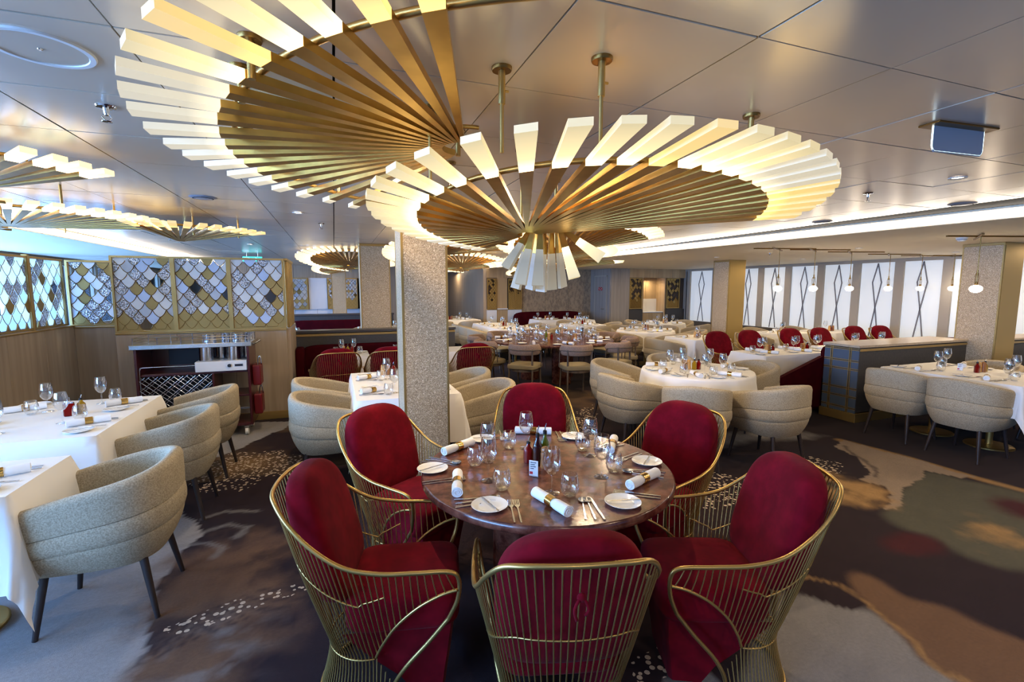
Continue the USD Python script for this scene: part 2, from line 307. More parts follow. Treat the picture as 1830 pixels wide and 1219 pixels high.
# ---- carpet: its printed pattern is stored per vertex
def build_floor():
    def grid(x0, x1, nx, y0, y1, ny):
        X, Y = np.meshgrid(np.linspace(x0, x1, nx), np.linspace(y0, y1, ny), indexing='ij')
        return X, Y
    xs = np.unique(np.round(np.concatenate([np.arange(-5.0, -2.6, .12), np.arange(-2.6, 6.0, .025), np.arange(6.0, 10.7, .12), [10.6]]), 4))
    ys = np.unique(np.round(np.concatenate([np.arange(-3.0, 0.6, .12), np.arange(0.6, 7.2, .025), np.arange(7.2, 20.01, .12), [20.0]]), 4))
    X, Y = np.meshgrid(xs, ys, indexing='ij')
    P = np.stack([X, Y, 0 * X], -1)
    nz = lambda s, o, seed: meshkit.fbm(P * s, o, seed) - 0.5
    wx, wy = X + 0.10 * nz(5, 4, 1) + 0.012 * nz(26, 2, 5), Y + 0.10 * nz(5, 4, 2) + 0.012 * nz(26, 2, 6)
    def inside(poly, x=wx, y=wy):
        r = np.zeros(x.shape, bool); n = len(poly)
        for i in range(n):
            (x1, y1), (x2, y2) = poly[i], poly[(i + 1) % n]
            if y1 == y2: continue
            r ^= ((y1 > y) != (y2 > y)) & (x < (x2 - x1) * (y - y1) / (y2 - y1) + x1)
        return r
    def seg(pts, w, x=wx, y=wy):
        d = np.full(x.shape, 9.0)
        for (x1, y1), (x2, y2) in zip(pts[:-1], pts[1:]):
            t = np.clip(((x - x1) * (x2 - x1) + (y - y1) * (y2 - y1)) / ((x2 - x1) ** 2 + (y2 - y1) ** 2), 0, 1)
            d = np.minimum(d, np.hypot(x - x1 - t * (x2 - x1), y - y1 - t * (y2 - y1)))
        return np.clip(1.5 - d / w, 0, 1)
    A, G, T, GR, RED, GO = (np.array(lin(c)) for c in ((38, 25, 29), (146, 142, 140), (104, 78, 58), (78, 76, 64), (62, 20, 24), (156, 122, 78)))
    C = np.ones(X.shape + (3,)) * A
    from scipy.ndimage import gaussian_filter
    def paint(mask, col, soft=0.0, scale=7, seed=9):
        k = mask.astype(float)
        if soft:
            k = gaussian_filter(k, 1 + 7 * soft)
            k = np.clip((k - .5) * (3.2 - 2.2 * soft) + .5 + soft * 2.4 * nz(scale, 6, seed) * np.clip(4 * k, 0, 1), 0, 1) * np.clip(6 * k, 0, 1)
        C[:] = C * (1 - k[..., None]) + np.array(col) * k[..., None]
    # large distant swirls, only loosely seen between the tables
    far = np.clip(4 * nz(0.9, 5, 21) - 0.45, 0, 1) * (Y > 4.6); C[:] = C * (1 - 0.5 * far[..., None]) + GO * .55 * far[..., None]
    paint(inside([(-5, 7), (-5, .5), (-2.4, .8), (-1.82, 2.4), (-.85, 2.29), (-.9, 2.51), (-.93, 2.81), (-.97, 3.02), (-.96, 3.25), (-.87, 3.64), (-1.38, 4.39), (-1.7, 4.9), (-2.4, 7)]), G)
    paint(inside([(-5, .5), (-5, -3), (-.9, -3), (-.7, 1.2), (-.62, 2.2), (-.85, 2.29), (-1.82, 2.4)]), G, .3, 4, 3)
    paint(inside([(-1.38, 6.31), (-1.2, 6.55), (-.5, 6.42), (-.6, 6.1), (-.76, 5.96), (-1.01, 5.45), (-1.17, 5.25), (-1.5, 5.1), (-1.9, 5.6)]), G)
    paint(inside([(-.96, 3.25), (-.89, 3.42), (-.65, 3.52), (-.46, 3.45), (-.38, 3.16), (-.5, 2.95), (-.21, 2.85), (-.22, 2.57), (-.4, 2.5), (-.42, 2.41), (-.3, 2.36), (-.5, 2.1), (-.6, 1.6), (-.75, 1.6), (-.85, 2.29), (-.9, 2.51), (-.93, 2.81), (-.97, 3.02)]), T, .75, 6, 4); paint(inside([(-.62, 3.1), (-.42, 3.3), (-.3, 3.05), (-.5, 2.9)]), A, .9, 9, 31); paint(inside([(-.75, 2.5), (-.5, 2.55), (-.45, 2.3), (-.7, 2.2)]), G * .8, .95, 9, 32)
    for pts in ([(-.95, 3.62), (-.75, 3.72), (-.62, 3.6), (-.66, 3.5)], [(-1.0, 3.5), (-.82, 3.46), (-.72, 3.36), (-.76, 3.28)], [(-.95, 3.85), (-.8, 3.95), (-.6, 3.85)]):
        w = seg(pts, .02); C[:] = C * (1 - .55 * w[..., None]) + G * .8 * .55 * w[..., None]
    for o in range(7):
        w = seg([(-.93 + .01 * o, 2.38 + .035 * o), (-.7, 2.50 + .033 * o), (-.45, 2.58 + .035 * o), (-.2, 2.62 + .036 * o)], .006, wx, Y); C[:] = C * (1 - .6 * w[..., None]) + A * .6 * w[..., None]
    lead = seg([(5.12, 3.55), (5.2, 2.9), (5.2, 2.4), (5.24, 2.0), (5.2, 1.4)], .05, X, Y); C[:] = C * (1 - lead[..., None]) + GO * .85 * lead[..., None]
    paint(inside([(3.83, 2.24), (4.41, 2.49), (4.97, 2.64), (5.06, 2.32), (5.2, 2.08), (5.3, 1.2), (4.1, 1.1), (3.74, 1.46), (3.58, 1.6), (3.63, 1.75), (3.73, 1.91), (3.58, 1.99), (3.67, 2.14)]), GR, .35, 5, 11)
    paint(inside([(4.5, 2.0), (5.05, 2.1), (4.9, 1.75), (4.6, 1.7)]), RED, .5, 5, 12)
    paint(inside([(3.9, 1.8), (4.3, 1.9), (4.35, 1.45), (4.0, 1.4)]), GO, .9, 6, 13)
    paint(inside([(4.83, 3.43), (5.14, 3.55), (5.23, 2.77), (5.2, 2.39), (5.06, 2.42), (4.97, 2.64), (4.73, 2.53), (4.41, 2.49), (3.91, 2.25), (3.82, 2.24), (4.26, 2.54), (4.21, 2.72), (4.55, 2.89), (4.79, 3.14)]), (G + GO) * .42)
    l2 = seg([(4.95, 3.4), (4.75, 3.05), (4.6, 2.85), (4.4, 2.75)], .02); C[:] = C * (1 - .6 * l2[..., None]) + A * .6 * l2[..., None]
    paint(inside([(3.18, 1.95), (3.58, 1.99), (3.74, 1.9), (3.6, 1.73), (3.39, 1.72), (3.19, 1.83)]), RED, .3, 6, 14)
    paint(inside([(3.81, 2.81), (4.14, 2.86), (4.2, 2.69), (4.27, 2.56), (4.03, 2.38), (3.78, 2.34), (3.62, 2.49), (3.61, 2.63)]), GO, .8, 8, 15)
    paint(inside([(1.99, 1.67), (2.23, 1.8), (2.36, 1.69), (2.39, 1.59), (2.45, 1.54), (2.56, 1.58), (2.55, 1.54), (2.48, 1.4), (2.42, 1.23), (2.42, 1.09), (2.27, .83), (2.2, .2), (.9, .3), (1.26, 1.2), (1.72, 1.51)]), G * .70, .12, 14, 16)
    paint(inside([(2.7, 1.79), (2.87, 1.77), (2.86, 1.66), (2.78, 1.52), (2.90, 1.44), (3.06, 1.40), (2.90, 1.36), (2.95, 1.24), (3.02, 1.06), (3.2, .4), (2.3, .4), (2.42, 1.09), (2.42, 1.23), (2.48, 1.4), (2.55, 1.54), (2.6, 1.64)]), T, .18, 9, 17)
    paint(inside([(2.3, 1.81), (2.47, 1.79), (2.56, 1.71), (2.54, 1.6), (2.45, 1.54), (2.39, 1.59), (2.36, 1.69)]), A)
    e = seg([(2.2, 1.81), (2.33, 1.85), (2.5, 1.83), (2.6, 1.76), (2.58, 1.6), (2.5, 1.4), (2.44, 1.2), (2.43, 1.05), (2.3, .8)], .015); C[:] = C * (1 - .6 * e[..., None]) + GO * .6 * e[..., None]
    paint(inside([(3.68, 4.22), (4.62, 4.1), (5.22, 3.76), (5.07, 3.65), (4.36, 3.86), (3.78, 3.82), (3.52, 3.78), (3.37, 3.93)]), G * .8, .5, 6, 18)
    paint(inside([(1.26, 1.51), (1.4, 1.61), (1.53, 1.69), (1.61, 1.64), (1.48, 1.54), (1.44, 1.35), (1.2, 1.3)]), G * .6)
    C *= (1 + .16 * nz(11, 4, 41) + .10 * meshkit.fbm(np.stack([X * 3 + Y * 2, Y * 22 - X * 9, 0 * X], -1), 3, 42) - .05)[..., None]
    D = np.zeros(X.shape)
    for poly, k in (([(-1.25, 4.83), (-1.21, 5.43), (-.58, 5.29), (-.1, 4.69), (-.09, 4.34), (-.6, 4.59), (-.79, 4.29), (-1.11, 4.4)], 1), ([(2.99, 3.27), (3.14, 3.28), (3.36, 3.0), (2.96, 2.69), (2.52, 2.7)], 1),
                    ([(3.67, 3.39), (4.33, 3.39), (4.47, 3.01), (4.17, 2.9), (3.88, 3.12), (3.51, 3.15)], 1), ([(-.88, 2.64), (-.73, 2.70), (-.49, 2.79), (-.22, 2.80), (-.21, 2.72), (-.44, 2.65), (-.63, 2.60), (-.76, 2.58)], 1),
                    ([(1.19, 1.65), (1.34, 1.7), (1.4, 1.61), (1.26, 1.51), (1.14, 1.5)], .9), ([(2.0, 4.6), (2.6, 5.4), (3.4, 5.9), (2.9, 4.9), (2.4, 4.2)], .9), ([(-2.2, 1.9), (-1.2, 1.9), (-.9, 1.5), (-2, 1.3)], 0)):
        D = np.maximum(D, k * inside(poly))
    a, b = X.shape
    i, j = np.meshgrid(np.arange(a - 1), np.arange(b - 1), indexing='ij'); i, j = i.ravel(), j.ravel()
    F = np.stack([i * b + j, (i + 1) * b + j, (i + 1) * b + j + 1, i * b + j + 1], 1)
    fl = usdkit.mesh(stage, '/World/floor', (P.reshape(-1, 3), F), MATS['carpet'])
    pv = UsdGeom.PrimvarsAPI(fl)
    pv.CreatePrimvar('carpet', Sdf.ValueTypeNames.Color3fArray, 'vertex').Set(Vt.Vec3fArray.FromNumpy(C.reshape(-1, 3).astype(np.float32)))
    pv.CreatePrimvar('dots', Sdf.ValueTypeNames.FloatArray, 'vertex').Set(Vt.FloatArray.FromNumpy(D.ravel().astype(np.float32)))
    skind(fl.GetPrim())
build_floor()

# ---- ceiling: brushed metal panels with open joints, lower painted soffits along the ship's sides
GX, GY, GP = 0.024, 1.078, 0.544
cove_x = lambda y: 5.62 - 0.09 * y
LCX = -2.96
ceiling = struct('ceiling')
MB().b2((XL, YB, CEIL + .012), (XR, YF, CEIL + .05)).build('void_above', 'ceiling_void', ceiling)
cells = []
for i in range(-6, 11):
    for j in range(-8, 36):
        x0, y0 = GX + i * GP, GY + j * GP
        if x0 + GP > 5.4 or x0 < -3.3 or y0 + GP > YF or y0 < YB: continue
        cells.append((math.hypot(x0 + .27, y0 + .27) + (0 if y0 > -.6 else 50), x0, y0, i))
cells.sort()
far_panels = MB()
def panel(mb, x0, y0, i):
    g = .0055 if i % 2 == 0 else .0025
    z = CEIL + rnd.uniform(-.0006, .0006)
    t = [rnd.uniform(-.0012, .0012) for _ in range(4)]
    x1, y1 = x0 + GP - .0025, y0 + GP - .003
    xa, ya = x0 + g, y0 + .003
    V = [[xa, ya, z + t[0]], [x1, ya, z + t[1]], [x1, y1, z + t[2]], [xa, y1, z + t[3]]]
    mb.add(V + [[v[0], v[1], CEIL + .01] for v in V], [[0, 3, 2, 1], [4, 5, 6, 7], [0, 1, 5, 4], [1, 2, 6, 5], [2, 3, 7, 6], [3, 0, 4, 7]])
for k, (_, x0, y0, i) in enumerate(cells):
    if k < 300:
        m = MB(); panel(m, x0, y0, i); m.build('panel', 'ceiling_metal', ceiling)
    else: panel(far_panels, x0, y0, i)
far_panels.build('panel_field', 'ceiling_metal', ceiling, kind='stuff')
sr = struct('soffit_right')
xa, xb = cove_x(YB), cove_x(YF)
V = [[xa, YB, SOFF], [XR + .6, YB, SOFF], [XR + .6, YF, SOFF], [xb, YF, SOFF]]
MB().add(V + [[v[0], v[1], CEIL + .02] for v in V], [[0, 3, 2, 1], [4, 5, 6, 7], [0, 1, 5, 4], [1, 2, 6, 5], [2, 3, 7, 6], [3, 0, 4, 7]]).build('panel', 'soffit_paint', sr)
MB().add([[xa - .004, YB, SOFF + .012], [xa - .002, YB, SOFF + .085], [xb - .002, YF, SOFF + .085], [xb - .004, YF, SOFF + .012]], [[0, 1, 2, 3]]).build('light_strip', 'cove_light', sr)
sl = struct('soffit_left')
MB().b2((XL - .2, YB, SOFF), (LCX, YF, CEIL + .02)).build('panel', 'soffit_paint', sl)
MB().add([[LCX + .004, YB, SOFF + .012], [LCX + .002, YB, SOFF + .085], [LCX + .002, YF, SOFF + .085], [LCX + .004, YF, SOFF + .012]], [[0, 3, 2, 1]]).build('light_strip', 'cove_light', sl)

# ---- outer walls
def window_wall(name, x, sgn, ys, zb, zt, inset):
    """a long side wall: spandrel below, band above and a mullion between every two windows"""
    w = struct(name); mw = .06 if sgn < 0 else .08
    MB().b2((min(x, x + sgn * .12), YB, 0), (max(x, x + sgn * .12), YF, zb)).build('spandrel', 'wood_pale' if sgn < 0 else 'slate_panel', w)
    MB().b2((min(x, x + sgn * .12), YB, zt), (max(x, x + sgn * .12), YF, CEIL)).build('head_band', 'mullion', w)
    for y in ys:
        MB().b2((min(x, x + sgn * .12), y - mw, zb), (max(x, x + sgn * .12), y + mw, zt)).build('mullion', 'mullion', w)
    return w
WY = list(np.arange(-2.4, 19.9, 1.06))
window_wall('wall_left', XL, -1, WY, .85, 2.12, 0)
for n, (a, b) in enumerate(zip(WY[:-1], WY[1:])):
    w = struct('window_%d' % (n + 1))
    MB().b2((XL - .075, a + .06, .85), (XL - .065, b - .06, 2.12)).build('pane', 'pane', w)
    m = MB()
    for q in (a + .075, b - .075): m.box((XL - .07, q, 1.485), (.05, .03, 1.27))
    for q in (.865, 2.105): m.box((XL - .07, (a + b) / 2, q), (.05, b - a - .12, .03))
    m.build('window_frame', 'mullion', w)
# right side: translucent white blinds with a diamond trellis
RY = [12.55, 11.44, 10.62, 9.78, 8.96, 8.10, 7.28, 6.44, 5.62, 4.80, 3.98, 3.16, 2.34, 1.52, .7, -.1, -1.0, -2.0]
wr = window_wall('wall_right', XR, 1, RY, .62, 2.17, 0)
MB().b2((XR, 12.6, .62), (XR + .12, YF, 2.17)).build('end_panel', 'wood_grey', wr); MB().b2((XR, YB, .62), (XR + .12, -2.0, 2.17)).build('end_panel', 'wood_grey', wr)
for n, (a, b) in enumerate(zip(RY[:-1], RY[1:])):
    w = struct('window_%d' % (n + 101))
    MB().b2((XR + .05, b + .06, .62), (XR + .06, a - .06, 2.17)).build('blind', 'blind', w)
    yc, hw = (a + b) / 2, (a - b) * .105
    for s in (-1, 1):
        for (y0, z0), (y1, z1) in (((0, 2.15), (hw, 1.76)), ((hw, 1.76), (0, 1.24)), ((0, 1.24), (hw, .64))):
            p, q = np.array([XR + .035, yc + s * y0, z0]), np.array([XR + .035, yc + s * y1, z1])
            d = q - p; L = np.linalg.norm(d)
            MB().box((p + q) / 2, (.018, .017, L + .01), rx=math.atan2(-d[1], d[2]) * -1 * -1).build('trellis_bar', 'diamond_rail', w)
skind(MB().b2((XL - .1, YB - .12, 0), (XR + .6, YB, .6)).build('wall_back', 'wood_pale'))
MB().b2((XL - .1, YB - .12, 2.1), (XR + .6, YB, CEIL)).build('lintel', 'wood_pale', stage.GetPrimAtPath('/World/wall_back'))
MB().b2((6.5, YB - .12, .6), (XR + .6, YB, 2.1)).build('pier', 'wood_pale', stage.GetPrimAtPath('/World/wall_back'))
MB().b2((XL - .1, YB - .12, .6), (-3.0, YB, 2.1)).build('pier', 'wood_pale', stage.GetPrimAtPath('/World/wall_back'))

# ---- far end of the room
wf = struct('wall_far')
def planks(parent, mat, x0, x1, y, z0, z1, step, axis='x'):
    n = max(1, round((x1 - x0) / step))
    for k in range(n):
        a, b = x0 + (x1 - x0) * k / n + .003, x0 + (x1 - x0) * (k + 1) / n - .003
        if axis == 'x': MB().b2((a, y, z0), (b, y + .03 + .003 * (k % 2), z1)).build('panel', mat, parent)
        else: MB().b2((y, a, z0), (y + .03 + .003 * (k % 2), b, z1)).build('panel', mat, parent)
MB().b2((XL - .1, YF, 0), (XR + .6, YF + .1, CEIL)).build('backing', 'wall_dark', wf)
planks(wf, 'wood_pale', 1.0, 7.4, YF - .04, 0, CEIL, .55)
planks(wf, 'wood_grey', -5.0, 1.0, YF - .04, 0, CEIL, .6)
# wall with wallpaper and the gold lattice niches (y = 13.9)
we = struct('wall_end')
MB().b2((4.3, 13.93, 0), (7.95, 14.1, CEIL)).build('backing', 'wall_dark', we)
planks(we, 'wallpaper', 5.42, 7.85, 13.9, 0, CEIL, .82)
planks(we, 'wood_warm', 4.30, 5.42, 13.9, 0, 1.02, .56)
planks(we, 'wood_warm', 4.30, 5.42, 13.9, 1.95, CEIL, .56)
planks(we, 'wood_warm', 4.62, 4.96, 13.88, 0, 1.95, .34)
MB().b2((4.3, 13.86, 0), (4.61, 13.9, .98)).build('panel', 'white_laminate', we)
MB().b2((4.97, 13.86, 0), (5.19, 13.9, .98)).build('panel', 'white_laminate', we)
MB().b2((5.195, 13.86, 0), (5.42, 13.9, .98)).build('panel', 'white_laminate', we)
MB().b2((4.62, 13.84, 1.0), (4.96, 13.89, 1.03)).build('shelf', 'white_laminate', we)
MB().b2((4.2, 13.9, 0), (4.3, YF, CEIL)).build('return_wall', 'wood_pale', we)
# block with the service door and the lit niche (y = 12.7)
wb = struct('wall_block')
MB().b2((7.88, 12.75, 0), (8.5, 14.0, CEIL)).build('core', 'wall_dark', wb)
planks(wb, 'wood_grey', 7.86, 8.52, 12.7, 0, SOFF, .33)
planks(wb, 'wood_grey', 12.72, 12.88, 7.84, 0, SOFF, .16, 'y')
planks(wb, 'wood_grey', 13.62, 13.9, 7.84, 0, SOFF, .28, 'y')
MB().b2((7.84, 12.88, 2.02), (7.87, 13.62, SOFF)).build('panel', 'wood_grey', wb)
planks(wb, 'wood_warm', 8.52, 10.62, 12.7, 1.96, SOFF, .5)
planks(wb, 'wood_warm', 9.04, 9.88, 13.2, .3, 1.96, .42)
MB().b2((9.02, 12.75, .0), (9.06, 13.2, 1.96)).build('cheek', 'wood_warm', wb)
MB().b2((9.86, 12.75, .0), (9.9, 13.2, 1.96)).build('cheek', 'wood_warm', wb)
planks(wb, 'charcoal_panel', 8.52, 9.02, 12.7, 0, .98, .5)
planks(wb, 'charcoal_panel', 9.9, 10.62, 12.7, 0, .98, .6)
MB().b2((8.52, 12.76, .98), (9.02, 12.8, 1.96)).build('recess', 'wall_dark', wb)
MB().b2((9.9, 12.76, .98), (10.62, 12.8, 1.96)).build('recess', 'wall_dark', wb)
d1 = struct('door_1')
MB().b2((7.825, 12.92, 0.01), (7.86, 13.58, 2.0)).build('door_leaf', 'wood_grey', d1)
m = MB()
for y in (12.9, 13.6): m.b2((7.815, y - .02, 0), (7.87, y + .02, 2.02))
m.b2((7.815, 12.88, 2.0), (7.87, 13.62, 2.03)).build('door_frame', 'mullion', d1)
MB().cyl((7.81, 13.0, 1.0), (7.77, 13.0, 1.0), .012).cyl((7.775, 13.0, 1.0), (7.775, 13.12, 1.0), .010).build('door_handle', 'steel', d1)
sg = thing('prohibition_sign', 'red round pictograms on the grey door at the far end', 'sign', (7.82, 13.25, 1.62))
for k in (-1, 1):
    MB().lathe([(0, 0), (.055, 0), (.055, .004), (0, .004)], n=20).build('disc', 'sign_red', sg)
    p = stage.GetPrimAtPath(str(sg.GetPath()) + '/' + ('disc' if k < 0 else 'disc_001')); xf = UsdGeom.Xformable(p); xf.AddTranslateOp().Set(Gf.Vec3d(0, k * .065, 0)); xf.AddRotateYOp().Set(-90)
    MB().box((-.0055, k * .065, 0), (.003, .07, .014), rx=.7 * k).build('bar', 'satin_white', sg)
# lit counter in the niche
ct = thing('service_counter', 'pale lit counter with cupboards inside the far wall niche', 'counter', (9.46, 13.0, 0))
MB().rbox((0, 0, .44), (.78, .36, .86)).build('cabinet', 'wood_warm', ct)
for k in (-1, 1): MB().rbox((k * .19, -.185, .45), (.36, .02, .78)).build('cupboard_door', 'wood_warm', ct)
MB().rbox((0, -.01, .885), (.80, .40, .03)).build('worktop', 'white_laminate', ct)
MB().b2((-.4, .16, .9), (.4, .18, 1.3)).build('splashback', 'satin_white', ct)

# left distance, beyond the ledge
wl = struct('wall_distant')
planks(wl, 'white_laminate', -3.0, .75, 16.0, 0, 1.0, .62)
planks(wl, 'wood_pale', -3.0, .75, 16.0, 1.95, CEIL, .62)
planks(wl, 'wood_grey', .75, 2.0, 15.6, 0, CEIL, .6)
MB().b2((-3.0, 16.05, 0), (2.0, 16.15, CEIL)).build('backing', 'wall_dark', wl)
for x0, x1, y in ((-1.4, -.72, 15.9), (-.2, .7, 15.9)): MB().b2((x0, y + .06, 1.0), (x1, y + .09, 1.95)).build('gold_backing', 'gold_panel', wl)
MB().b2((-.72, 15.95, 1.0), (-.2, 16.0, 1.95)).build('panel', 'white_laminate', wl)

# ---- pillars clad in glitter mosaic
def pillar(label, x0, x1, y0, y1, top, side_mat='mosaic', base=True):
    t = thing('pillar', label, 'pillar', ((x0 + x1) / 2, (y0 + y1) / 2, 0))
    w, d = x1 - x0, y1 - y0
    MB().rbox((0, 0, top / 2), (w, d, top), .008).build('shaft', 'mosaic', t)
    m = MB()
    for a in (-1, 1):
        for b in (-1, 1): m.box((a * (w / 2 - .006), b * (d / 2 - .006), top / 2), (.016, .016, top - .002))
    m.build('corner_trim', 'gold_trim', t)
    if side_mat != 'mosaic': MB().box((0, -d / 2 - .003, top / 2), (w - .03, .008, top - .004)).build('side_panel', side_mat, t)
    MB().rbox((0, 0, .05), (w + .02, d + .02, .1), .004).build('base_trim', 'gold_trim', t)
    MB().rbox((0, 0, top - .02), (w + .012, d + .012, .036), .004).build('head_trim', 'gold_trim', t)
    return t
pillar('glitter mosaic pillar behind the round marble table with red wire chairs', .46, .795, 3.55, 3.9, CEIL)
pillar('glitter mosaic pillar behind the dark ledge above the red banquette', .39, .84, 7.85, 8.3, CEIL)
pillar('mosaic pillar with plain gold side built into the tartan-ended divider', 8.06, 8.5, 3.68, 4.12, SOFF, 'gold_panel')
pillar('mosaic pillar with plain gold side left of the first red chair row', 7.78, 8.22, 7.98, 8.42, SOFF, 'gold_panel')
pillar('slim mosaic pillar in the distance behind the ledge', -.05, .3, 13.4, 13.75, CEIL)

# ================================================================ CHANDELIERS
def fan_blades(t, hub, c, R, ct, Rt, angs, zf, wj=.054, th=.024, r0=.09, w0=.013, amber=(), pale=(), tip='acrylic'):
    hub, c, ct = map(np.array, (hub, c, ct))
    def hit(a, c, R):
        d = np.array([math.cos(a), math.sin(a)]); q = hub - c; b = q @ d
        return -b + math.sqrt(max(b * b - q @ q + R * R, 0))
    for k, deg in enumerate(angs):
        a = math.radians(deg)
        rj, rt = hit(a, c, R), hit(a, ct, Rt)
        rt = max(rt, rj + .10)
        dl = wj / 2 / rj
        def corner(s, r): # s=-1/1 side, radius measured along the blade's edge
            q = hub + r * np.array([math.cos(a + s * dl), math.sin(a + s * dl)]); return q
        jr = [hit(a + s * dl, c, R) for s in (-1, 1)]
        tr = [max(hit(a + s * dl, ct, Rt), jr[i] + .10) for i, s in enumerate((-1, 1))]
        n = np.array([-math.sin(a), math.cos(a)]); e = hub + r0 * np.array([math.cos(a), math.sin(a)])
        def quad(p):
            lo = [[*q, zf(*q)] for q in p]; return np.array(lo + [[x, y, z + th] for x, y, z in lo])
        F = [[0, 1, 2, 3][::-1], [4, 5, 6, 7], [0, 1, 5, 4], [1, 2, 6, 5], [2, 3, 7, 6], [3, 0, 4, 7]]
        V = quad([e - n * w0 / 2, corner(-1, jr[0]), corner(1, jr[1]), e + n * w0 / 2])
        b = put('blade', (V, F), 'brass', t)
        V = quad([corner(-1, jr[0] + .001), corner(-1, tr[0]), corner(1, tr[1]), corner(1, jr[1] + .001)])
        U = np.array([[0, 0], [1, 0], [1, 1], [0, 1]] * 2, float)
        FF = np.array([q for f in F for q in ([f[0], f[1], f[2]], [f[0], f[2], f[3]])])
        # split the faces so each keeps flat shading
        VV, UU = V[FF].reshape(-1, 3), U[FF].reshape(-1, 2)
        put('acrylic_tip', (VV, np.arange(len(VV)).reshape(-1, 3)), 'acrylic_amber' if k in amber else 'acrylic_pale' if k in pale else tip, b, uv=UU)

def rod(t, x, y, z0, z1=CEIL):
    MB().cyl((x, y, z0), (x, y, z1 - .10), .006, 8).cyl((x, y, z1 - .11), (x, y, z1 - .012), .011, 10).cyl((x + .011, y, z1 - .07), (x + .022, y, z1 - .07), .004, 6).build('rod', 'brass_tube', t, smooth=40)
    MB().lathe([(0, 0), (.03, 0), (.032, .004), (.032, .012), (0, .012)], (x, y, z1 - .012), 20).build('ceiling_rose', 'brass_dark', t, smooth=40)

def arc(c, R, a0, a1, zf, dz, n=40):
    return [(c[0] + R * math.cos(a), c[1] + R * math.sin(a), zf(c[0] + R * math.cos(a), c[1] + R * math.sin(a)) + dz) for a in np.radians(np.linspace(a0, a1, n))]

# the large left fan
t = thing('chandelier', 'largest fan chandelier of golden blades, upper left above the marble table', 'chandelier')
z1f = lambda x, y: 2.2 - .025 * (y - 2.56)
C1, H1 = (1.028, 2.242), (.524, 1.990)
A1 = [-108.5, -116.1, -124.4, -132.7, -141.6, -151.6, -160.8, -169.9, -178.4, -188, -196.8, -204.2, -211.7, -219.2, -226, -232.8, -240, -247.5, -255]
fan_blades(t, H1, C1, 1.408, (.853, 2.132), 1.4645, A1, z1f, amber=(0, 1, 4), pale=(6, 7, 8, 9, 10, 11, 12, 13, 14, 15, 16, 17, 18))
MB().tube(arc(C1, 1.36, 98, 249, z1f, .036, 60), .011, 8).build('ring_pipe', 'brass_tube', t, smooth=True)
MB().tube(arc(H1, .16, 90, 275, z1f, .036, 24), .008, 8).build('ring_pipe', 'brass_tube', t, smooth=True)
for x, y in ((-.19, 1.556), (-.247, 1.761), (-.33, 2.4), (.05, 3.15), (.53, 2.12), (.40, 1.93)): rod(t, x, y, z1f(x, y) + .03)

# the lower right fan with the drooping cluster under its hub
C2, H2 = (1.163, 2.146), (.987, 2.451)
z2f = lambda x, y: 2.0155 - .033 * (x - .85) - .1 * (y - 1.7)
A2 = [104, 113, 122, 131, 140, 149, 158, 168, 177.4, 187.5, 196.8, 206.6, 215.2, 223.6, 231.9, 240.5, 247.9, 254.2, 260, 265.3, 270.7, 275.9, 280.7, 285.3, 289.9, 294.6, 299.2, 303.9, 308.9, 313.7, 318.2, 323.5]
def fan_two(t, cluster=True):
    fan_blades(t, H2, C2, .803, (1.113, 2.033), .981, A2, z2f, wj=.05, th=.022, r0=.05, w0=.014, amber=(20, 27, 28, 29, 30, 31), pale=(0, 1, 2, 3, 4, 24, 25, 26))
    MB().tube(arc(C2, .755, 100, 318, z2f, .034, 70), .011, 8).build('ring_pipe', 'brass_tube', t, smooth=True)
    MB().tube([(H2[0] + .09 * math.cos(a), H2[1] + .09 * math.sin(a), z2f(*H2) + .034) for a in np.linspace(0, 2 * PI, 24, endpoint=False)], .008, 8, closed=True).build('ring_pipe', 'brass_tube', t, smooth=True)
    for x, y in ((.7735, 1.328), (.514, 1.489), (1.574, 1.5385), (.90, 2.307), (1.35, 2.86), (.363, 1.89), (.62, 2.66)): rod(t, x, y, z2f(x, y) + .025)
t = thing('chandelier', 'lower right fan chandelier of dark bronze blades with white drooping petals at its hub', 'chandelier')
fan_two(t)
PC = (1.13, 2.50); zc = 1.955
MB().tube([(PC[0] + .14 * math.cos(a), PC[1] + .09 * math.sin(a), zc + .022) for a in np.linspace(0, 2 * PI, 24, endpoint=False)], .010, 8, closed=True).build('ring_pipe', 'brass_tube', t, smooth=True)
MB().cyl((PC[0] - .14, PC[1] + .02, zc + .025), (PC[0] + .34, PC[1] - .10, zc + .03), .009, 8).build('arm', 'brass_tube', t, smooth=True)
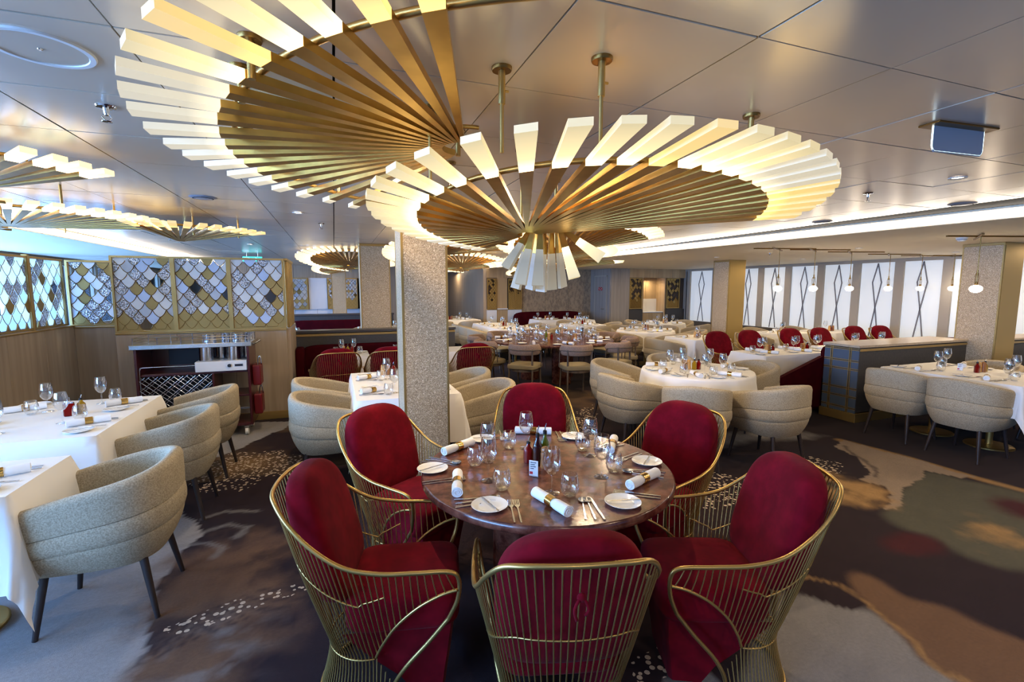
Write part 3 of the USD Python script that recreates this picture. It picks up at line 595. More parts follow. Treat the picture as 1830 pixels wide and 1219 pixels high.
for k, (a, tilt, L, lit) in enumerate(((176, .60, .25, 0), (200, .30, .31, 0), (232, .20, .31, 0), (150, .26, .33, 0), (110, .18, .33, 0), (85, .14, .34, 0), (60, .16, .33, 0), (36, .22, .32, 0), (300, .36, .28, 1), (330, .95, .26, 1))):
    a = math.radians(a); o = np.array([PC[0] + .10 * math.cos(a), PC[1] + .065 * math.sin(a), zc + .01])
    d = np.array([math.sin(tilt) * math.cos(a), math.sin(tilt) * math.sin(a), -math.cos(tilt)])
    if lit: w = np.array([math.cos(-20.2 * PI / 180), math.sin(-20.2 * PI / 180), 0]) 
    else: w = np.array([-math.sin(a), math.cos(a), 0]) * .6 + np.array([.94, -.34, 0]) * .8
    w -= d * (w @ d); w /= np.linalg.norm(w); n = np.cross(d, w)
    def seg(l0, l1, w0, w1, th):
        P = []
        for l, ww in ((l0, w0), (l1, w1)):
            for sx, sn in ((-1, -1), (1, -1), (1, 1), (-1, 1)): P.append(o + d * l + w * sx * ww / 2 + n * sn * th / 2)
        P = np.array(P); F = np.array([[0, 1, 2, 3], [7, 6, 5, 4], [0, 4, 5, 1], [1, 5, 6, 2], [2, 6, 7, 3], [3, 7, 4, 0]])
        return P, np.array([q for f in F for q in ([f[0], f[1], f[2]], [f[0], f[2], f[3]])])
    b = put('petal', seg(0, L * .36, .022, .038, .02), 'brass', t)
    V, F = seg(L * .36 + .001, L, .038, .064, .022)
    U = np.array([[0, 0]] * 4 + [[1, 0]] * 4, float)
    put('acrylic_tip', (V[F].reshape(-1, 3), np.arange(F.size).reshape(-1, 3)), 'acrylic' if lit else 'acrylic_off', b, uv=U[F].reshape(-1, 2))

# the same fan repeated through the room
def fan_make(t, k=.17):
    fan_blades(t, (0, 0), (C2[0] - H2[0], C2[1] - H2[1]), .803, (1.113 - H2[0], 2.033 - H2[1]), .981, A2, lambda x, y: -.01 * x - k * y, wj=.05, th=.026, r0=.05, w0=.014, amber=(), tip='acrylic_far')
    MB().tube(arc((C2[0] - H2[0], C2[1] - H2[1]), .755, 100, 318, lambda x, y: -.01 * x - k * y, .034, 50), .011, 6).build('ring_pipe', 'brass_tube', t, smooth=True)
    for x, y in ((-.2, -1.1), (.55, -.9), (-.05, -.1), (.4, .3), (-.6, -.5)):
        MB().cyl((x, y, -.01 * x - k * y + .025), (x, y, .33), .008, 6).build('rod', 'brass_tube', t)
for x, y, z, r, lab in ((-2.08, 3.82, 2.20, 0, 'fan chandelier at the left picture edge, nearer of the two hanging left'),
                        (-2.62, 5.5, 2.17, 30, 'fan chandelier above the left white tables, farther of the two hanging left'),
                        (2.75, 5.6, 2.10, -20, 'fan chandelier seen right under the lower right fan, above the white round table'),
                        (3.4, 7.9, 2.08, 15, 'fan chandelier with bright tips above the large marble banquet table'),
                        (1.3, 6.6, 2.08, 20, 'fan chandelier just behind the middle mosaic pillar'),
                        (.3, 9.9, 2.08, -10, 'fan chandelier hanging beyond the ledge, left of the pillar there'),
                        (.2, 12.9, 2.08, 25, 'small far fan chandelier in front of the distant gold lattice'),
                        (2.6, 10.2, 2.08, -30, 'fan chandelier over the long white table with three tub chairs'),
                        (2.9, 12.8, 2.08, 10, 'far fan chandelier left of the wallpapered wall'),
                        (4.9, 9.9, 2.08, 0, 'fan chandelier in front of the wallpapered end wall'),
                        (5.0, 12.4, 2.08, 30, 'farthest fan chandelier before the wallpapered end wall')):
    copy('fan_flat' if x < -1 else 'fan', 'chandelier', lab, 'chandelier', (x, y, z), math.radians(r), 'fan chandeliers through the room', (lambda t: fan_make(t, .035)) if x < -1 else fan_make)

t = thing('chandelier', 'small wing shaped fan piece above the serving cart', 'chandelier', (-1.55, 6.25, 2.15), math.radians(-8))
fan_blades(t, (0, 0), (C2[0] - H2[0], C2[1] - H2[1]), .803, (1.113 - H2[0], 2.033 - H2[1]), .981, A2[-11:], lambda x, y: .0 * x - .03 * y, wj=.05, th=.024, r0=.05, w0=.014, tip='acrylic_amber')
MB().tube(arc((C2[0] - H2[0], C2[1] - H2[1]), .755, 262, 318, lambda x, y: -.03 * y, .034, 24), .011, 6).build('ring_pipe', 'brass_tube', t, smooth=True)
for x, y in ((.1, -.1), (.42, -.75), (.75, -.55)): MB().cyl((x, y, .0), (x, y, .18), .008, 6).build('rod', 'brass_tube', t)

# ================================================================ CEILING FITTINGS
DL = {(5.0, 13.0): 'washing the end wall left of the wallpaper', (6.7, 12.9): 'washing the wallpapered end wall', (0.2, 2.9): 'above the inner blades of the largest fan', (1.75, 3.05): 'above the lower right fan', (-0.28, 4.87): 'above the left tub chairs of the pillar table', (2.27, 4.0): 'behind the lower right fan chandelier', (3.65, 1.93): 'beside the hanging emergency light, upper right', (3.9, 6.3): 'over the gap between round and banquet tables', (1.6, 6.4): 'above the red chair right of the middle pillar', (-1.2, 8.6): 'just behind the lattice screens', (0.9, 9.4): 'above the ledge pillar', (3.0, 9.6): 'over the long table with three tub chairs', (4.6, 8.6): 'over the large marble banquet table', (2.2, 12.2): 'far away, left of the long far table', (-1.6, 12.4): 'beyond the ledge, far left', (0.2, 14.6): 'before the distant gold lattice', (3.6, 12.6): 'over the far left table beyond the pillar', (6.2, 18.0): 'deepest in the room, right one', (4.0, 17.0): 'deepest in the room, left one'}
DS = {(6.9, 7.4): 'above the red chair row', (8.9, 7.2): 'by the blinds behind the red chairs', (6.6, 10.6): 'before the grey service door', (8.2, 11.2): 'before the lit niche', (9.6, 9.4): 'by the blinds left of the second pillar', (7.6, 2.6): 'above the right edge table', (9.3, 3.4): 'right of the right mosaic pillar', (9.6, 5.0): 'by the blinds beside the right pillar', (7.3, 5.0): 'between the globe pendants'}
def down_make(t):
    MB().lathe([(.030, -.004), (.046, -.006), (.048, 0), (.030, 0)], n=20).build('trim_ring', 'satin_white', t, smooth=40)
    MB().lathe([(0, -.0015), (.030, -.0015)], n=16).build('lens', 'lamp_lens', t)
for i, (x, y) in enumerate(DOWN):
    if y < 1.5: continue
    copy('down', 'downlight', 'small round recessed downlight ' + DL[(x, y)], 'ceiling light', (x, y, CEIL - .001), 0, 'downlights in the metal ceiling', down_make)
for i, (x, y) in enumerate(DOWN_LOW):
    if y < 2.5: continue
    copy('down', 'downlight', 'small round soffit downlight ' + DS[(x, y)], 'ceiling light', (x, y, SOFF - .001), 0, 'downlights in the pale soffit', down_make)
sp = thing('ceiling_speaker', 'large round flush ceiling speaker at the upper left', 'speaker', (-.76, 1.83, CEIL))
MB().lathe([(.105, -.001), (.108, -.006), (.122, -.006), (.126, -.001)], n=40).build('rim', 'satin_white', sp, smooth=40)
MB().lathe([(0, -.003), (.106, -.003)], n=32).build('grille', 'ceiling_metal', sp)
MB().lathe([(0, -.007), (.006, -.006), (.007, -.003)], n=10).build('screw', 'steel', sp)
def sprink_make(t):
    MB().lathe([(0, -.008), (.030, -.006), (.034, 0)], n=20).build('escutcheon', 'chrome', t, smooth=40)
    MB().lathe([(.011, -.006), (.009, -.03), (.007, -.034), (0, -.034)], n=12).build('body', 'chrome', t, smooth=40)
    m = MB()
    for s in (-1, 1): m.tube([(s * .010, 0, -.03), (s * .014, 0, -.04), (s * .003, 0, -.055)], .002, 6)
    m.lathe([(0, -.058), (.016, -.057), (.017, -.055), (0, -.054)], n=14).build('deflector', 'chrome', t)
for x, y, z, lab in ((-.78, 2.31, CEIL, 'chrome sprinkler left of the largest fan chandelier'), (3.64, 2.46, CEIL, 'chrome sprinkler right of the lower fan chandelier'), (-.1, 5.6, CEIL, 'chrome sprinkler above the left red chairs'), (-2.9 + .9, 7.6, CEIL, 'small chrome sprinkler behind the lattice screen'), (6.9, 6.2, SOFF, 'chrome sprinkler in the pale soffit above the red chair row')):
    copy('sprink', 'sprinkler', lab, 'sprinkler', (x, y, z), .5, 'ceiling sprinklers', sprink_make)
def vent_make(t):
    MB().lathe([(0, -.012), (.05, -.012), (.085, -.006), (.095, 0)], n=28).build('disc', 'exit_plate', t, smooth=40)
    MB().lathe([(.062, -.0125), (.066, -.013), (.07, -.0115)], n=28).build('slot', 'ceiling_void', t)
for x, y, z, lab in ((4.82, 2.5, CEIL, 'flat dark round vent beside the right light strip'), (4.87 - .12, 3.65, CEIL, 'pale round detector disc beside the right light strip, farther one'), (2.27, 5.2, CEIL, 'round vent disc behind the lower fan chandelier'), (-.9, 4.3, CEIL, 'round vent disc right of the left fan chandeliers')):
    copy('vent', 'ceiling_vent', lab, 'vent', (x, y, z), 0, 'round ceiling vents', vent_make)
sd = thing('smoke_detector', 'white smoke detector on the pale soffit near the right pillar', 'detector', (6.9, 3.55, SOFF))
MB().lathe([(0, -.045), (.03, -.045), (.045, -.03), (.055, -.012), (.058, 0)], n=24).build('body', 'satin_white', sd, smooth=40)
MB().lathe([(.046, -.031), (.05, -.026), (.05, -.022), (.046, -.018)], n=24).build('vent_ring', 'exit_plate', sd)
# emergency exit sign, seen nearly edge-on, upper right
ex = thing('exit_sign', 'hanging emergency light with rounded translucent panel, upper right of ceiling', 'exit sign', (2.52, 1.345, CEIL), math.radians(-4))
MB().rbox((0, 0, -.004), (.36, .085, .008), .003).build('ceiling_plate', 'brass_dark', ex)
prof = Polygon([(-.15, 0), (.15, 0), (.15, -.085), (.146, -.097), (.137, -.105), (-.137, -.105), (-.146, -.097), (-.15, -.085)])
MB().prism(prof, .006, mat4(XZ, (0, .003, -.008))).build('panel', 'exit_plate', ex)
m = MB(); m.tube([(-.153, 0, -.008), (-.153, 0, -.088), (-.147, 0, -.100), (-.138, 0, -.108), (.138, 0, -.108), (.147, 0, -.100), (.153, 0, -.088), (.153, 0, -.008)], .0035, 6); m.build('lit_edge', 'exit_white', ex)
# green running-man sign over the screen
eg = thing('exit_sign', 'small green lit exit sign hanging over the lattice screen', 'exit sign', (-1.5, 10.9, CEIL), math.radians(-8))
MB().rbox((0, 0, -.11), (.36, .03, .10), .008).build('panel', 'exit_green', eg)
MB().cyl((-.1, 0, -.06), (-.1, 0, 0), .006).build('stem', 'steel', eg)
MB().cyl((.1, 0, -.06), (.1, 0, 0), .006).build('stem', 'steel', eg)
m = MB(); m.b2((-.15, -.018, -.135), (-.05, -.015, -.085)); m.build('pictogram', 'exit_white', eg)
MB().prism([(-.02, -.115), (.06, -.115), (.06, -.135), (.13, -.107), (.06, -.08), (.06, -.10), (-.02, -.10)], .003, mat4(XZ, (0, -.015, 0))).build('arrow', 'exit_white', eg)

# ================================================================ PENDANT LAMPS (right)
def pend_make(t):
    L = SOFF - 1.64
    MB().lathe([(0, -.046), (.022, -.043), (.042, -.033), (.056, -.016), (.06, 0), (.056, .016), (.042, .031), (.022, .04), (.012, .042)], (0, 0, 0), 24).build('globe', 'globe_glass', t, smooth=True)
    MB().lathe([(.013, .040), (.013, .07), (.008, .075), (0, .075)], n=14).build('cap', 'brass_dark', t, smooth=40)
    MB().tube(catmull([(-.030, 0, .045), (-.031, 0, .12), (-.022, 0, .165), (0, 0, .18), (.022, 0, .165), (.031, 0, .12), (.030, 0, .045)], 5), .0035, 6).build('loop', 'brass_dark', t, smooth=True)
    MB().cyl((0, 0, .07), (0, 0, L), .0045, 8).cyl((0, 0, .15), (0, 0, .21), .009, 8).build('stem', 'brass_dark', t, smooth=40)
    MB().rbox((.10, .0, L - .008), (.95, .022, .014), .003, rz=-.30).build('rail', 'brass_dark', t)
    MB().rbox((-.05, 0, L - .020), (.75, .020, .012), .003, rz=.55).build('rail', 'brass_dark', t)
for x, y, lab in ((6.19, 5.39, 'leftmost globe pendant over the right white tables'), (6.88, 5.36, 'second globe pendant from the left over the right tables'), (7.86, 5.49, 'third globe pendant from the left over the right tables'), (9.02, 5.63, 'fourth globe pendant from the left, before the white blinds'),
                  (10.0, 5.7, 'fifth globe pendant from the left, before the white blinds'), (10.45, 5.45, 'sixth globe pendant from the left, nearest the blinds'), (6.82, 3.33, 'biggest globe pendant, hanging before the right mosaic pillar')):
    copy('pend', 'pendant_lamp', lab, 'pendant lamp', (x, y, 1.64), 0, 'globe pendants on the right', pend_make)
def twin_make(t):
    MB().lathe([(0, -.06), (.03, -.052), (.052, -.03), (.06, 0), (.052, .03), (.03, .052), (0, .06)], n=18).build('globe', 'globe_glass', t, smooth=True)
    MB().cyl((0, 0, .055), (0, 0, .66), .004, 6).build('stem', 'brass_dark', t)
for k, x in enumerate((5.38, 5.66)): copy('twin', 'pendant_lamp', ('left' if k == 0 else 'right') + ' one of two small globe lamps by the far pale wood wall', 'pendant lamp', (x, 19.2, 1.67), 0, 'twin far globes', twin_make)

# ================================================================ CHAIRS
def wire_chair_make(t):
    half = [(-.262, .265, .40), (-.285, .300, .49), (-.297, .305, .575), (-.305, .27, .612), (-.315, .15, .622), (-.318, .02, .630), (-.312, -.09, .66), (-.298, -.18, .73), (-.272, -.25, .81), (-.225, -.305, .868), (-.15, -.338, .886), (0, -.352, .890)]
    half = [(x * .95, y - .045 * min(1, max(0, -y) / .25), z) for x, y, z in half]
    full = np.array(half + [(-x, y, z) for x, y, z in half[-2::-1]])
    top = catmull(full, 7)
    # the outer tube goes on below the arm front and sweeps down to the floor ring
    tail = np.array([(-.249, .265, .40), (-.232, .19, .30), (-.215, .10, .19), (-.19, .045, .09), (-.185, .03, .012)])
    tl = catmull(tail, 7); tr = tl * np.array([-1, 1, 1])
    MB().tube(np.vstack([tl[::-1], top[1:-1], tr]), .0085, 8).build('frame_tube', 'brass_tube', t, smooth=True)
    waist = lambda a: np.array([.195 * math.sin(a), -.055 - .175 * math.cos(a), .215])
    base = lambda a: np.array([.235 * math.sin(a), -.06 - .21 * math.cos(a), .008])
    # lower border of the cage: an arch under each arm, the waist ring behind
    arch = np.array([.95, 1, 1]) * catmull(np.array([(-.297, .300, .535), (-.294, .235, .515), (-.284, .15, .465), (-.262, .07, .385), (-.232, .015, .295), (-.196, -.02, .215)]), 8)
    for s in (-1, 1): MB().tube(arch * np.array([s * -1, 1, 1]) if s > 0 else arch, .006, 6).build('side_arch', 'brass_tube', t, smooth=True)
    MB().tube([base(a) for a in np.linspace(-1.95, 1.95, 30)], .007, 6).build('base_ring', 'brass_tube', t, smooth=True)
    MB().tube([waist(a) for a in np.linspace(-1.75, 1.75, 28)], .004, 6).build('waist_ring', 'brass_tube', t, smooth=True)
    S = np.concatenate([[0], np.cumsum(np.linalg.norm(np.diff(top, axis=0), axis=1))])
    SA = np.concatenate([[0], np.cumsum(np.linalg.norm(np.diff(arch, axis=0), axis=1))])
    rim = lambda u: np.array([np.interp(u * S[-1], S, top[:, i]) for i in range(3)])
    m = MB(); mid = []; NS, NB = 14, 45
    u0, u1 = .105, .255
    for k in range(NS):      # arm wires end on the arch
        f = (k + .3) / NS; p = rim(u0 + (u1 - u0) * f); e = np.array([np.interp(f * SA[-1], SA, arch[:, i]) for i in range(3)])
        for s in (1, -1):
            q = np.array([s, 1, 1]); m.tube([p * q, (p * .5 + e * .5) * q + np.array([-.004 * s, 0, 0]), e * q], .0027, 5, caps=False)
        if k >= 9: mid.append((p * .62 + e * .38))
    left = mid; right = [v * np.array([-1, 1, 1]) for v in mid[::-1]]; mid = []
    for k in range(NB):      # back wires run down to the waist and flare to the floor ring
        f = k / (NB - 1); p = rim(u1 + (1 - 2 * u1) * f); a = (f * 2 - 1) * 1.72
        w, b = waist(a), base(a)
        c1 = p + (w - p) * .5 + np.array([0, -.008 * math.cos(a), 0])
        pts = catmull(np.array([p, c1, p + (w - p) * .85, w, w + (b - w) * .45 * np.array([.55, .55, 1]), b]), 3)
        m.tube(pts, .0027, 5, caps=False); mid.append(p + (w - p) * .40 + np.array([0, -.006 * math.cos(a), 0]))
    for s in (-1, 1):        # short wires between the sweeping front tube and the floor ring
        for k in range(4):
            p = waist(s * (1.80 + .0 * k)); q = base(s * (1.78 + .05 * k)); m.tube([p + np.array([0, .016 * k, -.03 * k]), q], .0027, 5, caps=False)
    m.build('wire_cage', 'brass_tube', t, smooth=True, kind='stuff')
    MB().tube(catmull(np.array(left + mid + right), 2), .0035, 5).build('back_hoop', 'brass_tube', t, smooth=True)
    # upholstery, all of it inside the cage
    MB().cushion((0, .085, .400), (.43, .45, .165), .32, 40, 16).build('seat', 'velvet', t, smooth=True)
    P = []
    for z, w, y0, y1 in ((.025, .15, .12, .245), (.10, .155, .07, .255), (.20, .165, -.04, .27), (.33, .195, -.14, .285)):
        P.append([(-w, y0, z), (-w * .92, y1 - .012, z), (-w * .8, y1, z), (w * .8, y1, z), (w * .92, y1 - .012, z), (w, y0, z)])
    P = np.array(P); m = MB(); m.grid(P[:, ::-1]); m.build('seat_skirt', 'velvet', t, smooth=50)
    uu = np.linspace(-PI, PI, 56, endpoint=False); ww = np.linspace(-PI / 2, PI / 2, 18)
    sp = lambda v, k: np.sign(v) * np.abs(v) ** k
    # superellipse outline in the x-z plane, rounded across its thickness
    ke = np.where(np.sin(uu) > 0, .66, .40); X = np.outer(sp(np.cos(ww), .30), sp(np.cos(uu), ke)); Z = np.outer(sp(np.cos(ww), .30), sp(np.sin(uu), ke)); Yt = np.repeat(sp(np.sin(ww), .62)[:, None], 56, 1)
    zz = .686 + .250 * Z; hw = .236 * (1.0 - .04 * np.clip(Z, 0, 1) ** 2 - .04 * np.clip(-Z, 0, 1))
    x = hw * X; y = -.165 - .275 * (zz - .43) + .066 * Yt + .30 * x * x
    m = MB(); m.grid(np.stack([x, y, zz], -1)[:, ::-1].transpose(1, 0, 2), wu=True)
    m.build('back_cushion', 'velvet', t, smooth=True)
    m = MB()
    for s, l in ((-1, .07), (1, .055)): m.tube(catmull(np.array([(0, -.398, .80), (s * .012, -.406, .79), (s * .02, -.404, .765), (s * .012, -.398, .80 - l)]), 4), .005, 5)
    m.cushion((0, -.400, .80), (.028, .02, .028), 1, 8, 6).build('tie_ribbon', 'velvet', t, smooth=True)
def wire_chair(label, x, y, face, group=None, z=0):
    return copy('wire', 'wire_chair', label, 'chair', (x, y, z), math.radians(face) - PI / 2, group, wire_chair_make)

TUB_SEAM = (.36, .62)
def tub_make(t):
    nt = 45
    th = np.linspace(-2.28, 2.28, nt)
    sp = lambda v, k: np.sign(v) * np.abs(v) ** k
    th = np.linspace(-PI / 2, PI / 2, nt - 12)
    ox, oy = .305 * sp(np.sin(th), .78), -.03 - .285 * sp(np.cos(th), .80)
    g = np.linspace(0, 1, 7)[1:]
    ox = np.concatenate([(-.305 + .022 * g ** 2)[::-1], ox, .305 - .022 * g ** 2]); oy = np.concatenate([(-.03 + .275 * g)[::-1], oy, -.03 + .275 * g])
    arc = np.concatenate([[0], np.cumsum(np.hypot(np.diff(ox), np.diff(oy)))]); tt = np.abs(arc / arc[-1] * 2 - 1)
    ztop = .625 + .135 * np.clip(1 - tt ** 1.6, 0, 1)
    cx, cy = 0, -.02
    nrm = np.stack([np.gradient(oy), -np.gradient(ox)], 1); nrm /= np.linalg.norm(nrm, axis=1, keepdims=True)
    if nrm[nt // 2][1] > 0: nrm = -nrm
    s_rows = np.array([0, .06, .14, .22, .30, .35, .36, .37, .43, .50, .57, .61, .62, .63, .70, .80, .90, .97])
    groove = {6: .006, 12: .006, 5: .001, 7: .001, 11: .001, 13: .001}
    rows = []
    for k, s in enumerate(s_rows):
        ins = .070 * (1 - min(1, s / .46)) ** 2.0 + groove.get(k, 0) - .009 * max(0, math.sin(PI * min(1, max(0, (s - .36) / .26)))) ** .6 - .004 * (1 if s > .62 else 0)
        z = .305 + (ztop - .305) * s
        rows.append(np.stack([ox - nrm[:, 0] * ins, oy - nrm[:, 1] * ins, z], 1))
    T = .058
    for a in np.linspace(0, PI, 7)[0:]:
        d = T / 2 * (1 - math.cos(a)); h = T / 2 * .8 * math.sin(a)
        rows.append(np.stack([ox - nrm[:, 0] * d, oy - nrm[:, 1] * d, .305 + (ztop - .305) * .97 + .012 + h], 1))
    for s in (.8, .55, .3):
        rows.append(np.stack([ox - nrm[:, 0] * T, oy - nrm[:, 1] * T, .305 + (ztop - .305) * s], 1))
    P = np.array(rows); m = MB(); m.grid(P)
    for e in (0, nt - 1):  # front ends of the arms
        c = P[:, e].mean(0); c[1] += .012; n = len(P)
        V = np.vstack([P[:, e], c]); m.add(V, [[i, (i + 1) % n, n] for i in range(n)] if e == 0 else [[(i + 1) % n, i, n] for i in range(n)])
    m.build('shell', 'tub_fabric', t, smooth=60)
    # underside and seat
    U = rows[0]; m = MB(); n = len(U)
    m.add(np.vstack([U, [[0, -.02, .30]]]), [[(i + 1) % n, i, n] for i in range(n)]); m.build('under_panel', 'charcoal_panel', t)
    k = .80
    seat = np.stack([ox * k, (oy + .03) * .82 + .01, 0 * ox], 1); poly = Polygon([(a, b) for a, b, _ in seat]).buffer(0)
    m = MB(); m.prism(poly, .09, mat4(np.eye(3), (0, .0, .335))); m.prism(poly.buffer(-.012), .025, mat4(np.eye(3), (0, 0, .425))); m.prism(poly.buffer(-.03), .010, mat4(np.eye(3), (0, 0, .45)))
    m.build('seat', 'tub_fabric', t, smooth=40)
    for sx, y0, y1 in ((-1, .20, .25), (1, .20, .25), (-1, -.18, -.235), (1, -.18, -.235)):
        MB().cyl((sx * .175, y0, .335), (sx * .215, y1, 0), .020, 10, .012).build('leg', 'dark_wood', t, smooth=50)
TUBG = {}
def tub(label, x, y, face, group=None):
    return copy('tub', 'tub_chair', label, 'chair', (x, y, 0), math.radians(face) - PI / 2, group, tub_make)

def bent_make(t):
    MB().cushion((0, .0, .44), (.47, .46, .085), .35, 30, 10).build('seat', 'olive_fabric', t, smooth=True)
    MB().lathe([(.18, .36), (.215, .365), (.215, .40), (.18, .405)], n=28).build('seat_rail', 'grey_wood', t, smooth=40)
    a = np.linspace(-1.75, 1.75, 27); rows = []
    for z, r in ((.625, .226), (.64, .25), (.70, .262), (.76, .258), (.785, .244), (.79, .224), (.775, .206), (.70, .206), (.64, .206), (.625, .215)):
        e = np.clip((1.75 - np.abs(a)) / .25, 0, 1) ** .5; zz = .705 + (z - .705) * e
        rows.append(np.stack([r * np.sin(a), .0 - r * np.cos(a), zz], 1))
    rows.append(rows[0]); m = MB(); m.grid(np.array(rows)); m.build('backrest', 'taupe_fabric', t, smooth=60)
    for s in (-1, 1):
        MB().tube([(s * .19, -.17, .72), (s * .19, -.175, .45), (s * .20, -.20, 0)], [.014, .017, .011], 10).build('leg', 'grey_wood', t, smooth=50)
        MB().tube([(s * .185, .16, .40), (s * .20, .195, 0)], [.017, .011], 10).build('leg', 'grey_wood', t, smooth=50)
    MB().tube(catmull(np.array([(-.262, .02, .44), (-.264, .0, .66), (-.255, -.05, .70), (-.19, -.19, .705), (0, -.268, .705), (.19, -.19, .705), (.255, -.05, .70), (.264, .0, .66), (.262, .02, .44)]), 6), .008, 7).build('hoop', 'grey_wood', t, smooth=True)
def bent(label, x, y, face, group=None):
    return copy('bent', 'dining_chair', label, 'chair', (x, y, 0), math.radians(face) - PI / 2, group, bent_make)

# ================================================================ TABLES AND CLOTHS
def cloth_rect(w, d, drop, z, seed=0, n=5):
    r = random.Random(seed); ph = [r.uniform(0, 6) for _ in range(4)]
    g = lambda h: np.unique(np.concatenate([np.linspace(-h - drop, -h, 7), np.linspace(-h, h, max(13, int(h * 36))), np.linspace(h, h + drop, 7)]))
    X, Y = np.meshgrid(g(w / 2), g(d / 2), indexing='ij')
    qx, qy = np.maximum(np.abs(X) - w / 2, 0) * np.sign(X), np.maximum(np.abs(Y) - d / 2, 0) * np.sign(Y)
    L = np.hypot(qx, qy); ux, uy = np.divide(qx, L, out=np.zeros_like(L), where=L > 0), np.divide(qy, L, out=np.zeros_like(L), where=L > 0)
    corner = np.minimum(np.abs(qx), np.abs(qy)) / drop
    tpar = np.where(np.abs(qx) > np.abs(qy), Y, X)
    fold = (.010 * np.sin(tpar * 15 + ph[0]) + .006 * np.sin(tpar * 31 + ph[1])) * (L / drop)
    out = .014 * np.minimum(1, L / .03) + .055 * (L / drop) + fold + .03 * corner
    Xn, Yn = np.clip(X, -w / 2, w / 2) + ux * out, np.clip(Y, -d / 2, d / 2) + uy * out
    Z = z - L * np.where(L > 0, 1, 0) + .0008 * np.sin(X * 9 + ph[2]) * np.sin(Y * 8 + ph[3]) + .0035 * np.exp(-L * 120) * 0
    Z = np.where(L > 0, np.minimum(Z, z - .002), Z)
    return np.stack([Xn, Yn, Z], -1)
def cloth_round(R, drop, z, folds=12, seed=0):
    r = random.Random(seed); p = r.uniform(0, 6)
    a = np.linspace(0, 2 * PI, 120, endpoint=False)
    rr = np.concatenate([[.001], np.linspace(.15, 1, 6) * R, R + np.linspace(.06, 1, 8) * drop])
    P = []
    for q in rr:
        L = max(0, q - R); f = L / drop
        rad = min(q, R) + .012 * min(1, L / .03) + f * (.035 + .035 * np.sin(a * folds + p) + .012 * np.sin(a * 23 + 1))
        zz = z - L * (1 - .05 * np.sin(a * folds + p) * f) + (.02 * np.sin(4 * a) * f)
        P.append(np.stack([rad * np.cos(a), rad * np.sin(a), np.broadcast_to(zz, a.shape)], 1))
    return np.array(P)
def pedestal(t, xs, z, r=.20):
    for x, y in xs:
        MB().lathe([(.0, .022), (.03, .022), (.034, .03), (.03, .06), (.03, z - .05), (.05, z - .03), (0, z - .03)], (x, y, 0), 16).build('pedestal', 'brass_tube', t, smooth=40)
        MB().lathe([(0, 0.0), (r, 0.0), (r, .012), (r - .01, .020), (0, .024)], (x, y, 0), 32).build('foot_plate', 'brass_tube', t, smooth=40)
def table_rect(label, clabel, x, y, w, d, drop=.30, rz=0, seed=0, z=.745, peds=None):
    t = thing('dining_table', label, 'table', (x, y, 0), rz)
    MB().rbox((0, 0, z - .022), (w - .01, d - .01, .035), .004).build('tabletop', 'grey_wood', t)
    pedestal(t, peds or ([(0, 0)] if max(w, d) < .95 else [(-w / 2 + .3, 0), (w / 2 - .3, 0)] if w > d else [(0, -d / 2 + .3), (0, d / 2 - .3)]), z)
    c = thing('tablecloth', clabel, 'tablecloth', (x, y, 0), rz)
    MB().grid(cloth_rect(w, d, drop, z, seed)).build('cloth', 'linen', c, smooth=60)
    return t
def table_round(label, clabel, x, y, R, drop=.34, seed=0, z=.745, folds=12):
    t = thing('round_table', label, 'table', (x, y, 0))
    MB().lathe([(0, z - .04), (R - .012, z - .04), (R - .006, z - .034), (R - .006, z - .008), (R - .012, z - .003), (0, z - .003)], n=48).build('tabletop', 'grey_wood', t, smooth=40)
    pedestal(t, [(0, 0)], z, .26)
    c = thing('tablecloth', clabel, 'tablecloth', (x, y, 0))
    P = cloth_round(R, drop, z, folds, seed); MB().grid(P, wv=True).build('cloth', 'linen', c, smooth=60)
    return t

# ================================================================ TABLEWARE
def wine_make(t):
    m = MB(); m.lathe([(.0, .0), (.035, .0), (.036, .002), (.02, .005), (.006, .010), (.0042, .02), (.0038, .075), (.006, .086)], n=24); m.build('stem', 'glass', t, smooth=50)
    o = [(.004, .086), (.018, .092), (.033, .112), (.040, .135), (.0405, .155), (.037, .185), (.0325, .21)]
    MB().lathe(o + [(r - .0012, z + (.0015 if k else 0)) for k, (r, z) in enumerate(o[::-1])], n=28).build('bowl', 'glass', t, smooth=60)
def tumbler_make(t):
    o = [(0, .001), (.022, .001), (.027, .004), (.038, .022), (.0425, .042), (.041, .066), (.0355, .092), (.033, .10)]
    MB().lathe(o + [(max(r - .0016, 0), z + (.001 if z > .05 else .006)) for r, z in o[::-1]], n=28).build('body', 'glass', t, smooth=60)
    MB().lathe([(0, .003), (.025, .0035), (.026, .007), (0, .0085)], n=24).build('base', 'glass', t, smooth=50)
